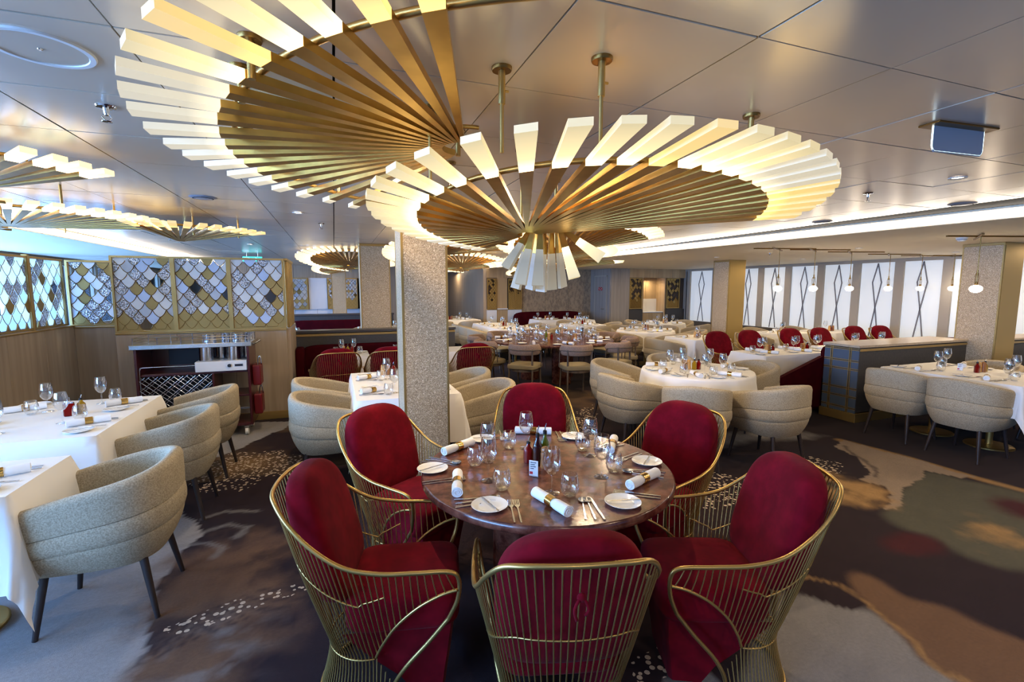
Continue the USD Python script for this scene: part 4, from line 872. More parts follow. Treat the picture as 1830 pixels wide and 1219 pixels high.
def napkin_make(t):
    L, r = .225, .0235
    a = np.linspace(0, 2 * PI, 22, endpoint=False); P = []
    for y in np.linspace(-L / 2, L / 2, 13):
        k = abs(y) / (L / 2); q = r * (.86 if abs(y) < .03 else 1.0 + .05 * k); wob = 1 + .03 * np.sin(3 * a + y * 30)
        P.append(np.stack([q * wob * np.cos(a), 0 * a + y, r + q * .94 * np.sin(a)], 1))
    m = MB(); m.grid(np.array(P)[:, ::-1], wv=True)
    for s in (-1, 1):  # rolled ends: a spiral
        sp = [(.0215 * (1 - u) * math.cos(u * 14), s * (L / 2 + .0005 + .002 * u), r + .0205 * (1 - u) * math.sin(u * 14)) for u in np.linspace(0, .9, 40)]
        m.tube(sp, .0016, 4)
        m.add(np.vstack([P[0 if s < 0 else -1], [[0, s * (L / 2 - .004), r]]]), [[i, (i + 1) % 22, 22] if s > 0 else [(i + 1) % 22, i, 22] for i in range(22)])
    m.build('roll', 'napkin', t, smooth=50)
    q = .0225; P = [np.stack([rr * np.cos(a), 0 * a + y, r + rr * np.sin(a) * .97], 1) for y, rr in ((-.02, q), (-.02, q + .0015), (.02, q + .0015), (.02, q))]
    MB().grid(np.array(P)[:, ::-1], wv=True).build('napkin_ring', 'gold_ring', t, smooth=40)
def plate_make(t):
    MB().lathe([(0, .004), (.045, .004), (.050, .006), (.072, .012), (.077, .0135), (.0775, .0125), (.074, .010), (.052, .002), (.048, .0), (0, .0)], n=40).build('dish', 'porcelain', t, smooth=50)
def knife_make(t, L=.21):
    s = L / .21
    MB().prism([(-.0045 * s, -.105 * s), (.0045 * s, -.105 * s), (.005 * s, .0), (.0035 * s, .005 * s), (-.0035 * s, .005 * s), (-.005 * s, 0)], .005 * s).build('handle', 'steel', t)
    MB().prism([(-.004 * s, .005 * s), (.006 * s, .005 * s), (.009 * s, .03 * s), (.0085 * s, .085 * s), (.004 * s, .104 * s), (-.003 * s, .1 * s)], .0016 * s, mat4(np.eye(3), (0, 0, .0016))).build('blade', 'steel', t)
def butter_make(t): knife_make(t, .15)
def fork_make(t):
    P = [(-.0035, -.1), (.0035, -.1), (.004, -.06), (.0025, .0), (.004, .03), (.0105, .045), (.0115, .055)]
    L = [(-x, y) for x, y in P[2:]][::-1]
    MB().prism(P + L + [(-.004, -.06)][:0], .003, mat4(np.eye(3), (0, 0, .002))).build('handle', 'steel', t)
    for k in range(4): MB().box(((k - 1.5) * .0068, .078, .0045), (.0032, .05, .002)).build('tine', 'steel', t)
def spoon_make(t):
    MB().prism([(-.004, -.1), (.004, -.1), (.0045, -.06), (.0028, .0), (.003, .05), (-.003, .05), (-.0028, 0), (-.0045, -.06)], .003, mat4(np.eye(3), (0, 0, .002))).build('handle', 'steel', t)
    MB().lathe([(0, 0), (.010, .0012), (.016, .004), (.0185, .0075), (.0175, .0078), (.0095, .003), (0, .0018)], n=16).build('bowl', 'steel', t, smooth=True)
    p = UsdGeom.Xformable(stage.GetPrimAtPath(str(t.GetPath()) + '/bowl')); p.AddTranslateOp().Set(Gf.Vec3d(0, .073, 0)); p.AddScaleOp().Set(Gf.Vec3f(1, 1.5, 1))
def bottle_mk(liquid, k=1.0):
    def mk(t):
        Z = lambda p: [(r * (1.08 if k != 1 else 1), z * k) for r, z in p]
        MB().lathe(Z([(0, .0), (.022, .0), (.024, .004), (.024, .095), (.022, .108), (.011, .130), (.009, .150), (0, .150)]), n=18).build('body', liquid, t, smooth=50)
        MB().lathe(Z([(.010, .148), (.0105, .165), (.006, .17), (0, .17)]), n=14).build('cap', 'black_plastic', t, smooth=40)
        MB().tube([(0, 0, .168 * k), (.002, 0, .185 * k), (.008, 0, .205 * k)], [.0035, .003, .002], 6).build('pourer', 'steel', t)
    return mk
def mill_mk(wood):
    def mk(t):
        MB().lathe([(0, 0), (.023, 0), (.0245, .004), (.0235, .03), (.0215, .05), (.0225, .072), (.020, .080), (0, .080)], n=18).build('body', wood, t, smooth=50)
        MB().lathe([(.019, .081), (.0205, .09), (.018, .104), (.008, .110), (0, .111)], n=18).build('head', wood, t, smooth=50)
    return mk
def red_caddy_make(t):
    MB().rbox((0, 0, .045), (.065, .065, .09), .008).build('cube', 'vinegar_red', t, smooth=40)
    MB().lathe([(.016, .09), (.012, .105), (.009, .115), (.009, .13), (0, .132)], n=14).build('neck', 'glass', t, smooth=40)
def card_make(t):
    MB().box((0, 0, .003), (.05, .03, .006)).build('base', 'glass', t)
    MB().box((0, 0, .042), (.045, .003, .075)).build('plate', 'satin_white', t)
    for k, w in enumerate((.030, .024, .028, .018)): MB().box((-.016 + w / 2, -.002, .070 - k * .010), (w, .0012, .003)).build('print_line', 'label_ink', t)
    MB().box((-.012, -.002, .018), (.016, .0012, .013)).build('print_patch', 'sign_red', t)
WARE = dict(wine=('wine_glass', 'glass', wine_make), tumbler=('tumbler', 'glass', tumbler_make), napkin=('napkin', 'napkin', napkin_make), plate=('bread_plate', 'plate', plate_make), knife=('table_knife', 'knife', knife_make), butter=('butter_knife', 'knife', butter_make),
            fork=('fork', 'fork', fork_make), spoon=('spoon', 'spoon', spoon_make), oil=('oil_bottle', 'bottle', bottle_mk('oil_yellow', .68)), green=('oil_bottle', 'bottle', bottle_mk('green_oil')), vinegar=('vinegar_bottle', 'bottle', bottle_mk('vinegar_red', .68)), balsamic=('vinegar_bottle', 'bottle', bottle_mk('vinegar_dark')),
            pepper=('pepper_mill', 'mill', mill_mk('pepper_wood')), salt=('salt_mill', 'mill', mill_mk('salt_wood')), red=('glass_cube', 'condiment', red_caddy_make), card=('table_card', 'card', card_make))
def ware(kind, label, x, y, z, rz=0.0, group=None):
    n, cat, mk = WARE[kind]
    return copy('w_' + kind, n, label, cat, (x, y, z), rz, group, mk)
WORD = dict(wine='stemmed wine glass', tumbler='stemless tumbler', napkin='rolled napkin', plate='bread plate', knife='table knife', butter='butter knife', fork='dinner fork', spoon='dessert spoon',
            oil='yellow oil bottle', green='green oil bottle', vinegar='red vinegar bottle', balsamic='dark vinegar bottle', pepper='brown pepper mill', salt='honey salt mill', red='red glass condiment cube', card='small white table card')
def seat(where, x, y, ang, z=.747, level=2, group=None):
    """lays one place: (x, y) is the table edge in front of the sitter, ang the way the sitter looks (degrees)"""
    a = math.radians(ang); u = np.array([math.cos(a), math.sin(a)]); r = np.array([u[1], -u[0]]); rz = a - PI / 2
    def at(f, s): p = np.array([x, y]) + u * f + r * s; return p[0] + rnd.uniform(-.006, .006), p[1] + rnd.uniform(-.006, .006)
    lay = [('wine', .30, .10, 0), ('tumbler', .24, .17, 0)] if level == 0 else [('napkin', .14, 0.0, .45), ('plate', .12, -.19, 0), ('wine', .31, .08, 0), ('tumbler', .25, .155, 0)]
    if level >= 2: lay += [('fork', .12, -.085, 0), ('knife', .12, .085, 0), ('spoon', .12, .115, 0), ('butter', .12, -.19, .5)]
    if level >= 3: lay += [('fork', .11, -.062, .05), ('spoon', .12, .14, .06)]
    cnt = {}
    for k, f, s, dr in lay:
        px, py = at(f, s); cnt[k] = cnt.get(k, 0) + 1
        lab = WORD[k] + ' ' + where
        if level >= 3 and k in ('fork', 'spoon'): lab = ('second ' if cnt[k] == 2 else 'first ') + lab
        ware(k, lab, px, py, z + (.013 if k == 'butter' else 0), rz + dr + rnd.uniform(-.05, .05), group and (WORD[k] + ' set ' + group))
def caddy(where, x, y, z=.747, rz=0.0, kinds=('pepper', 'salt', 'oil', 'vinegar'), gap=.055):
    n = len(kinds)
    for k, kd in enumerate(kinds):
        d = (k - (n - 1) / 2) * gap
        ware(kd, WORD[kd] + ' ' + where, x + d * math.cos(rz), y + d * math.sin(rz) + (.012 if k % 2 else 0), z, rnd.uniform(0, 6))

# ================================================================ CENTRE: MARBLE TABLE WITH SIX RED CHAIRS
TZ = .74
mt = thing('marble_table', 'round polished red-brown marble table in the centre foreground', 'table', (.985, 2.17, 0))
R = .63
MB().lathe([(0, TZ - .042), (R - .012, TZ - .042), (R - .003, TZ - .034), (R, TZ - .022), (R - .003, TZ - .006), (R - .010, TZ), (0, TZ)], n=96).build('tabletop', 'marble', mt, smooth=40)
for k in range(3):
    a = math.radians(205 + 120 * k)
    MB().lathe([(0, 0), (.148, 0), (.15, .003), (.15, TZ - .043), (0, TZ - .043)], (.17 * math.cos(a), .17 * math.sin(a), 0), 32).build('drum_leg', 'marble', mt, smooth=40)
for lab, x, y, f in (('red velvet wire chair nearest the camera, seen from behind', .72, 1.485, 74), ('red velvet wire chair at left front of the marble table', .16, 1.985, -13), ('red velvet wire chair at the left, beside the middle mosaic pillar', .375, 2.76, -54),
                     ('red velvet wire chair on the far side of the marble table', 1.29, 3.02, -110), ('red velvet wire chair at right back of the marble table', 1.77, 2.31, 198), ('red velvet wire chair at right front of the marble table, side on', 1.53, 1.54, 159)):
    wire_chair(lab, x, y, f)
MP = ['nearest the camera on the marble table', 'at left front of the marble table', 'at left back of the marble table', 'at the far side of the marble table', 'at right back of the marble table', 'at right front of the marble table']
def d2(a, b): return math.atan2(b[1] - a[1], b[0] - a[0]) - PI / 2
NAP = [((.789, 1.881), (.849, 1.622)), ((.534, 2.22), (.463, 1.941)), ((.524, 2.51), (.726, 2.635)), ((1.049, 2.748), (1.224, 2.66)), ((1.53, 2.40), (1.39, 2.219)), ((1.203, 1.773), (1.452, 1.875))]
PLA = [(.576, 1.837), (.431, 2.328), (.805, 2.70), (1.345, 2.554), (1.503, 2.041), (1.116, 1.672)]
FRK = [(.661, 1.76), (.454, 2.17), (.90, 2.70), (1.274, 2.60), (1.46, 2.14), (1.22, 1.72)]
KNI = [(.964, 1.678), (.547, 1.90), (.501, 2.419), (.96, 2.735), (1.45, 2.34), (1.40, 1.93)]
WIN = [(.876, 1.868), (.681, 2.072), (.727, 2.344), (.995, 2.473), (1.273, 2.234), (1.188, 1.972)]
TUM = [(.94, 1.819), (.68, 1.985), (.648, 2.313), (.905, 2.507), (1.28, 2.33), (1.262, 1.955)]
DIR = [72, -5, -40, -110, 195, 140]
WIN[1] = (.655, 2.10); TUM[5] = (1.275, 1.995); WIN[5] = (1.18, 1.955)
for k, w in enumerate(MP):
    (a, b) = NAP[k]; u = math.radians(DIR[k]); rz = u - PI / 2; r = np.array([math.sin(u), -math.cos(u)])
    ware('napkin', 'rolled napkin in gold ring ' + w, (a[0] + b[0]) / 2, (a[1] + b[1]) / 2, TZ, d2(a, b))
    ware('plate', 'white bread plate ' + w, *PLA[k], TZ)
    ware('butter', 'butter knife on the plate ' + w, *PLA[k], TZ + .0132, rz + .5)
    ware('wine', 'stemmed wine glass ' + w, *WIN[k], TZ); ware('tumbler', 'stemless round tumbler ' + w, *TUM[k], TZ)
    for q, n in ((-.012, 'outer fork'), (.014, 'inner fork')): ware('fork', n + ' ' + w, FRK[k][0] + r[0] * q, FRK[k][1] + r[1] * q, TZ, rz + .06)
    for q, kd, n in ((-.028, 'spoon', 'dessert spoon'), (0, 'spoon', 'soup spoon'), (.026, 'knife', 'table knife')): ware(kd, n + ' ' + w, KNI[k][0] + r[0] * q, KNI[k][1] + r[1] * q, TZ, rz + .1 * q / .026)
ware('balsamic', 'dark vinegar bottle in the middle of the marble table', .955, 2.215, TZ); ware('vinegar', 'short red vinegar bottle in the middle of the marble table', .925, 2.265, TZ)
ware('green', 'tall olive oil bottle in the middle of the marble table', 1.01, 2.245, TZ); ware('pepper', 'brown pepper mill in the middle of the marble table', .975, 2.165, TZ)
ware('card', 'small white table card leaning in the middle of the marble table', .875, 2.075, TZ, -.75)

# ================================================================ LEFT TABLES
table_rect('small table under white cloth at the left picture edge, nearest', 'white cloth on the nearest left table, corner hanging low', -1.78, 2.93, .80, .56, .42, 0, 1)
seat('on the nearest left table', -1.40, 2.93, 180, level=2)
table_rect('long table under white cloth before the lattice wall', 'white cloth on the long left table before the lattice wall', -1.87, 4.19, .92, 1.20, .40, 0, 2)
for lab, y in (('beige tub chair nearest the camera at the left edge', 2.95), ('beige tub chair at the left, second from the camera', 4.05), ('beige tub chair at the left, third, before the serving cart', 4.86)):
    tub(lab, -1.13 - (.04 if y > 3 else 0), y, 180)
tub('beige tub chair beyond the long left table, only its back rim showing', -2.53, 4.2, 0)
seat('at the second tub chair of the long left table', -1.43, 3.92, 180, level=2); seat('at the third tub chair of the long left table', -1.43, 4.5, 180, level=2)
seat('at the far left side of the long left table, nearer seat', -2.31, 3.92, 0, level=1); seat('at the far left side of the long left table, farther seat', -2.31, 4.5, 0, level=1)
ware('red', 'red glass condiment cube on the long left table', -1.80, 4.23, .747, .4); ware('oil', 'yellow oil bottle beside the red cube on the left table', -1.745, 4.27, .747)

# ================================================================ TABLE BEHIND THE PILLAR
table_rect('table under white cloth just behind the middle mosaic pillar', 'white cloth on the table just behind the middle mosaic pillar', .565, 4.66, .86, 1.36, .40, 0, 3)
tub('beige tub chair left of the pillar table, nearer one', -.07, 4.30, 0); tub('beige tub chair left of the pillar table, farther one', -.10, 5.0, 0)
tub('beige tub chair right of the pillar table, nearer one', 1.27, 4.30, 180); tub('beige tub chair right of the pillar table, farther one', 1.25, 5.02, 180)
for w, x, y, a in (('at the near left seat of the pillar table', .15, 4.28, 0), ('at the far left seat of the pillar table', .15, 4.95, 0), ('at the near right seat of the pillar table', .98, 4.32, 180), ('at the far right seat of the pillar table', .98, 5.0, 180)): seat(w, x, y, a)
caddy('on the pillar table', .50, 5.1, kinds=('salt', 'pepper', 'vinegar'))

# ---- red banquette below the dark ledge
bq = thing('banquette', 'dark red banquette under the dark ledge at left', 'banquette', (.45, 7.34, 0))
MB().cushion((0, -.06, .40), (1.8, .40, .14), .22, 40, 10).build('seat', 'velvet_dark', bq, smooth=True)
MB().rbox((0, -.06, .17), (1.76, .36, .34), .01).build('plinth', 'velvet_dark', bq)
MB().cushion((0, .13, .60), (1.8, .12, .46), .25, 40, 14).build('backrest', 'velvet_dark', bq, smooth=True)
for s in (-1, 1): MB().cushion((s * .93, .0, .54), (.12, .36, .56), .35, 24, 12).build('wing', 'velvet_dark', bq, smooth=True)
lg = thing('ledge_wall', 'low charcoal wall with dark stone ledge behind the red banquette', 'partition', (.6, 7.65, 0))
MB().rbox((0, 0, .49), (2.4, .2, .98), .004).build('panel', 'charcoal_panel', lg)
MB().rbox((0, -.105, .965), (2.4, .012, .035), .002).build('brass_strip', 'gold_trim', lg)
MB().rbox((0, 0, 1.01), (2.42, .26, .04), .006).build('ledge', 'dark_top', lg)
for n, (x, lab) in enumerate(((-.02, 'left of the two'), (.78, 'right of the two'))):
    table_rect('square table under white cloth at the red banquette, %s' % lab, 'white cloth on the red banquette table, %s' % lab, x + .17, 6.88, .54, .46, .36, 0, 5 + n)
    seat('at the red banquette table, %s, chair side' % lab, x + .17, 6.66, 90, level=1); seat('at the red banquette table, %s, wall side' % lab, x + .17, 7.2, -90, level=1)
    caddy('at the red banquette table, %s' % lab, x + .17, 6.98, kinds=('salt', 'oil', 'vinegar'))
wire_chair('red wire chair at left under the ledge, beside the partition', -.02, 6.34, 96); wire_chair('red wire chair under the ledge, half hidden by the pillar', .62, 6.32, 90); wire_chair('red wire chair seen right of the middle pillar', 1.72, 6.32, 88)
table_rect('table under white cloth behind the red wire chair right of the pillar', 'white cloth hidden behind the middle mosaic pillar', 1.72, 6.98, .6, .6, .36, 0, 9)

# ================================================================ RIGHT OF CENTRE: ROUND WHITE TABLE WITH TUB CHAIRS
RX, RY_ = 3.76, 4.26
table_round('round table under white cloth in front of the red banquette end', 'white cloth on the round table right of centre', RX, RY_, .585, .42, 3)
CH = [(184, 'left front'), (229, 'nearest'), (275, 'right front'), (128, 'left back'), (4, 'right back'), (68, 'far')]
for a, n in CH:
    q = math.radians(a); rr = .80 if n == 'right back' else .905
    tub('beige tub chair at the round white table right of centre, %s seat' % n, RX + rr * math.cos(q), RY_ + rr * math.sin(q), a + 180)
    seat('at the %s seat of the round white table' % n, RX + .585 * math.cos(q), RY_ + .585 * math.sin(q), a + 180, level=2 if n in ('left front', 'nearest', 'right front') else 1)
caddy('on the round white table right of centre', RX - .05, RY_ + .02, rz=-.35)

# ================================================================ TARTAN DIVIDER, ITS BANQUETTE AND TABLES
dv = thing('divider', 'divider with blue tartan end, gold lines and pale stone top', 'partition', (0, 0, 0))
X0, Y0, Y1, X1 = 5.95, 3.97, 4.41, 8.06
MB().rbox(((X0 + X1) / 2, (Y0 + Y1) / 2, .52), (X1 - X0, Y1 - Y0, .80), .004).build('core', 'charcoal_panel', dv)
MB().rbox(((X0 + X1) / 2 - .005, (Y0 + Y1) / 2, .055), (X1 - X0 + .03, Y1 - Y0 + .03, .11), .004).build('plinth', 'gold_trim', dv)
MB().rbox(((X0 + X1) / 2 - .01, (Y0 + Y1) / 2, .94), (X1 - X0 + .03, Y1 - Y0 + .03, .03), .005).build('stone_top', 'stone_top', dv)
MB().rbox(((X0 + X1) / 2, Y0 - .004, .895), (X1 - X0, .008, .03), .002).build('brass_strip', 'gold_trim', dv)
vl, hl = [4.313, 4.076], [.165, .305, .41, .65, .755, .90]
ve, he = [Y0] + sorted(vl) + [Y1], [.112] + hl + [.925]
for i in range(3):
    for j in range(7):
        lo, hi = ve[i] + (.016 if i else .002), ve[i + 1] - (.016 if i < 2 else .002)
        zl, zh = he[j] + (.014 if j else 0), he[j + 1] - (.014 if j < 6 else 0)
        if zh - zl > .012: MB().b2((X0 - .006, lo, zl), (X0 + .002, hi, zh)).build('tartan_tile', 'tartan_blue', dv)
for v in vl:
    for q in (-.011, .011): MB().b2((X0 - .009, v + q - .0035, .112), (X0 + .002, v + q + .0035, .925)).build('gold_line', 'gold_trim', dv)
for z in hl:
    for q in (-.010, .010): MB().b2((X0 - .0085, Y0 + .002, z + q - .0035), (X0 + .002, Y1 - .002, z + q + .0035)).build('gold_line', 'gold_trim', dv)
dv2 = thing('divider', 'dark divider continuing right of the right mosaic pillar', 'partition', (0, 0, 0))
MB().rbox((9.4, 4.0, .46), (1.78, .3, .92), .004).build('core', 'charcoal_panel', dv2); MB().rbox((9.4, 4.0, .94), (1.8, .34, .03), .005).build('stone_top', 'stone_top', dv2); MB().rbox((9.4, 3.846, .895), (1.78, .01, .03), .002).build('brass_strip', 'gold_trim', dv2)
b2 = thing('banquette', 'maroon banquette with sloping end panel left of the tartan divider', 'banquette', (0, 0, 0))
prof = Polygon([(5.94, .10), (5.22, .10), (5.04, .16), (5.0, .40), (5.06, .475), (5.25, .535), (5.55, .635), (5.94, .765)])
MB().prism(prof, .055, mat4(XZ, (0, 4.475, 0))).build('end_panel', 'velvet_dark', b2)
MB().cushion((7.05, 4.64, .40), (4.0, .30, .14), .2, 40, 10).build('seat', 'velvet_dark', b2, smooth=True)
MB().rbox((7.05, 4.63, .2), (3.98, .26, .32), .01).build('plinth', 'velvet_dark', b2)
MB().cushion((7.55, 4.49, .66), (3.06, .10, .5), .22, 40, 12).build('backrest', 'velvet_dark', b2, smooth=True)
for s in (5.3, 8.9): MB().box((s, 4.5, .05), (.04, .04, .1)).build('foot', 'dark_wood', b2)
table_rect('long table under white cloth between red chairs and the maroon banquette', 'white cloth on the maroon banquette table, corner hanging low', 6.10, 5.08, 1.5, .60, .34, 0, 11)
table_rect('farther table under white cloth at the maroon banquette', 'white cloth on the farther maroon banquette table', 7.75, 5.12, 1.3, .60, .34, 0, 12)
for lab, x, y, f in (('first from the left', 5.92, 6.00, -92), ('second from the left', 6.62, 6.00, -90), ('third from the left', 7.6, 6.03, -90), ('fourth from the left', 8.24, 5.95, -88), ('fifth from the left', 9.2, 6.0, -90), ('sixth from the left', 9.78, 5.9, -90)):
    wire_chair('red wire chair in the right hand row, %s' % lab, x, y, f)
for n, (x, t_) in enumerate(((5.62, 'left end'), (6.25, 'middle'), (6.7, 'right end'), (7.5, 'second table, left'), (8.1, 'second table, right'))):
    seat('on the maroon banquette tables, chair side, %s' % t_, x, 5.36, -90, level=1); seat('on the maroon banquette tables, wall side, %s' % t_, x, 4.82, 90, level=1)
caddy('on the maroon banquette table, left group', 5.72, 5.05, kinds=('salt', 'pepper', 'vinegar')); caddy('on the maroon banquette table, right group', 6.35, 5.02, kinds=('pepper', 'salt', 'vinegar'))
# table in front of the divider
table_rect('table under white cloth on brass pedestals at the right edge', 'white cloth on the right edge table before the divider', 6.42, 3.08, 1.02, 1.22, .30, 0, 13, peds=[(-.02, -.2), (-.02, .32)])
tub('beige tub chair at the right edge table, beside the tartan divider', 5.86, 3.42, 0); tub('beige tub chair at the right edge table, nearest the picture edge', 5.84, 2.80, 0)
tub('beige tub chair across the right edge table, before the pillar', 7.22, 3.35, 180); tub('beige tub chair across the right edge table, at the picture edge', 7.25, 2.7, 180)
for w, x, y, a in (('at the seat beside the tartan divider', 5.93, 3.40, 0), ('at the near right edge seat', 5.93, 2.80, 0), ('across the right edge table, pillar side', 6.92, 3.35, 180), ('across the right edge table, edge side', 6.92, 2.75, 180)): seat(w, x, y, a, level=2)
caddy('on the right edge table', 6.52, 3.06, kinds=('vinegar', 'salt', 'pepper', 'oil')); ware('card', 'small white table card on the right edge table', 6.42, 3.2, .747, -1.2)
table_rect('white table at the far right, behind the continuing divider', 'white cloth at the far right edge behind the pillar table', 8.9, 3.0, .9, .9, .3, 0, 14)
tub('beige tub chair by the far right white table, behind the pillar table', 8.2, 2.85, 0)

# ================================================================ FAR TABLES
bm = thing('marble_table', 'large round marble banquet table crowded with glasses, middle distance', 'table', (3.66, 7.86, 0))
MB().lathe([(0, TZ - .042), (1.09, TZ - .042), (1.10, TZ - .03), (1.10, TZ - .012), (1.09, TZ), (0, TZ)], n=72).build('tabletop', 'marble', bm, smooth=40)
for k in range(3):
    a = math.radians(270 + 120 * k); MB().lathe([(0, 0), (.17, 0), (.17, TZ - .043), (0, TZ - .043)], (.4 * math.cos(a), .4 * math.sin(a), 0), 24).build('drum_leg', 'marble', bm, smooth=40)
BN = ['front', 'front right', 'right', 'right back', 'back right', 'back', 'back left', 'left back', 'left', 'front left']
for k, n in enumerate(BN):
    a = math.radians(262 + 36 * k)
    bent('taupe hoop-backed chair at the large marble table, %s seat' % n, 3.66 + 1.28 * math.cos(a), 7.86 + 1.28 * math.sin(a), math.degrees(a) + 180)
    seat('at the %s seat of the large marble table' % n, 3.66 + 1.06 * math.cos(a), 7.86 + 1.06 * math.sin(a), math.degrees(a) + 180, z=TZ, level=1)
    seat('at the %s seat of the large marble table, inner ring' % n, 3.66 + .80 * math.cos(a + .2), 7.86 + .80 * math.sin(a + .2), math.degrees(a) + 180, z=TZ, level=0)
caddy('on the large marble table, left group', 3.55, 7.75, TZ, kinds=('green', 'salt', 'vinegar')); caddy('on the large marble table, right group', 3.95, 7.55, TZ, kinds=('pepper', 'salt'))
def seat_names(pts):
    """where each seat is as the camera sees the table"""
    f, r = np.array([.45, .89]), np.array([.89, -.45]); N = ['right', 'back right', 'back', 'back left', 'left', 'front left', 'front', 'front right']
    base = [N[int(round(math.degrees(math.atan2(np.dot(p, f), np.dot(p, r))) / 45)) % 8] for p in pts]; out = []
    for i, n in enumerate(base):
        same = [j for j in range(len(base)) if base[j] == n]
        if len(same) > 1:
            k = sorted(same, key=lambda j: np.dot(pts[j], f)).index(i); n = (['nearer', 'farther'] if len(same) == 2 else ['nearest', 'middle', 'farthest'])[k] + ' ' + n
        out.append(n)
    return out
def far_table(desc, x, y, w, d, seats, seed, rnd_=False, chairs=True, cad=True, lvl=1):
    if rnd_: table_round('round table under white cloth, ' + desc, 'white cloth on the round table ' + desc, x, y, w / 2, .4, seed)
    else: table_rect('table under white cloth, ' + desc, 'white cloth on the table ' + desc, x, y, w, d, .38, 0, seed)
    for (sx, sy, a), nm in zip(seats, seat_names([(q[0], q[1]) for q in seats])):
        q = math.radians(a); px, py = x + sx, y + sy
        if chairs: tub('tub chair, %s, %s' % (nm, desc), px - .34 * math.cos(q), py - .34 * math.sin(q), a)
        seat('at %s seat, table %s' % (nm, desc), px + .02 * math.cos(q), py + .02 * math.sin(q), a, level=lvl)
    if cad: caddy('on the table ' + desc, x, y, kinds=('salt', 'vinegar', 'pepper'))
rect4 = lambda w, d: [(-w / 2, -d / 4, 0), (-w / 2, d / 4, 0), (w / 2, -d / 4, 180), (w / 2, d / 4, 180)]
ring = lambda R_, n, o=0: [(R_ * math.cos(o + 2 * PI * k / n), R_ * math.sin(o + 2 * PI * k / n), math.degrees(o + 2 * PI * k / n) + 180) for k in range(n)]
far_table('long one left of the large marble table', 3.78, 10.85, .9, 2.2, [(-.45, -.85, 0), (-.45, -.1, 0), (-.45, .65, 0), (.45, -.6, 180), (.45, .3, 180)], 21)
far_table('far left beyond the middle pillar', 3.1, 13.6, 1.6, .8, [(-.4, -.4, 90), (.4, -.4, 90), (-.4, .4, -90), (.4, .4, -90)], 22)
far_table('deep in the room by the pale wood', 5.9, 18.6, 1.6, .9, [(-.4, -.45, 90), (.4, -.45, 90), (-.4, .45, -90), (.4, .45, -90)], 23)
far_table('left before the far red sofa', 5.75, 12.7, .8, .7, [(-.2, .35, -90), (.2, .35, -90), (.0, -.35, 90)], 24, chairs=False)
far_table('right before the far red sofa', 6.55, 12.4, .8, .7, [(-.2, .35, -90), (.2, .35, -90), (.0, -.35, 90)], 25, chairs=False)
far_table('right behind the large marble table', 5.85, 10.75, .85, .85, [(-.43, 0, 0), (.43, 0, 180), (0, .43, -90), (0, -.43, 90)], 26)
far_table('before the grey service door', 6.3, 8.75, 1.2, 1.2, ring(.6, 6, .5), 27, True)
far_table('left of the second pillar, farther', 8.05, 10.35, 1.0, 1.0, ring(.5, 4, .4), 28, True)
far_table('before the second pillar, nearer', 6.25, 7.1, .8, .8, [(-.4, 0, 0)], 29)
far_table('by the blinds behind red chairs, left', 8.6, 7.3, .9, .7, [(-.45, 0, 0), (.1, .35, -90)], 30)
far_table('by the blinds behind red chairs, right', 9.85, 7.2, .8, .8, [(0, .4, -90)], 31)
far_table('beyond the ledge, left', -.85, 10.5, .8, .8, [(-.4, 0, 0), (.4, 0, 180), (0, -.4, 90)], 32)
far_table('beyond the ledge, right', .95, 10.4, 1.2, .8, [(-.32, .4, -90), (.32, .4, -90), (0, -.4, 90)], 33)
far_table('farthest beyond the ledge', .1, 12.85, 1.5, .6, [(-.4, .3, -90), (.4, .3, -90)], 34, chairs=False)
sf = thing('banquette', 'curved dark red sofa against the wallpapered end wall', 'banquette', (6.2, 13.35, 0))
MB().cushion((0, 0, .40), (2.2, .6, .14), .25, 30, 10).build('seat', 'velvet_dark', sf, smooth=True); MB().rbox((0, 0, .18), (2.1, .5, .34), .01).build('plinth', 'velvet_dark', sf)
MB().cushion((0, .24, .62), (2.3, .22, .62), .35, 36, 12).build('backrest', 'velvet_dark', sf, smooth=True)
lr = thing('banquette', 'dark red bench beyond the ledge, below the distant gold lattice', 'banquette', (.1, 11.9, 0))
MB().cushion((0, -.2, .40), (2.2, .5, .14), .25, 30, 10).build('seat', 'velvet_dark', lr, smooth=True); MB().cushion((0, .05, .66), (2.2, .14, .5), .25, 30, 10).build('backrest', 'velvet_dark', lr, smooth=True); MB().rbox((0, -.2, .18), (2.1, .42, .34), .01).build('plinth', 'velvet_dark', lr)
l2 = thing('ledge_wall', 'second dark ledge wall farther behind the first ledge', 'partition', (.1, 12.2, 0))
MB().rbox((0, 0, .5), (2.5, .2, 1.0), .004).build('panel', 'charcoal_panel', l2); MB().rbox((0, 0, 1.02), (2.52, .26, .04), .004).build('ledge', 'dark_top', l2)

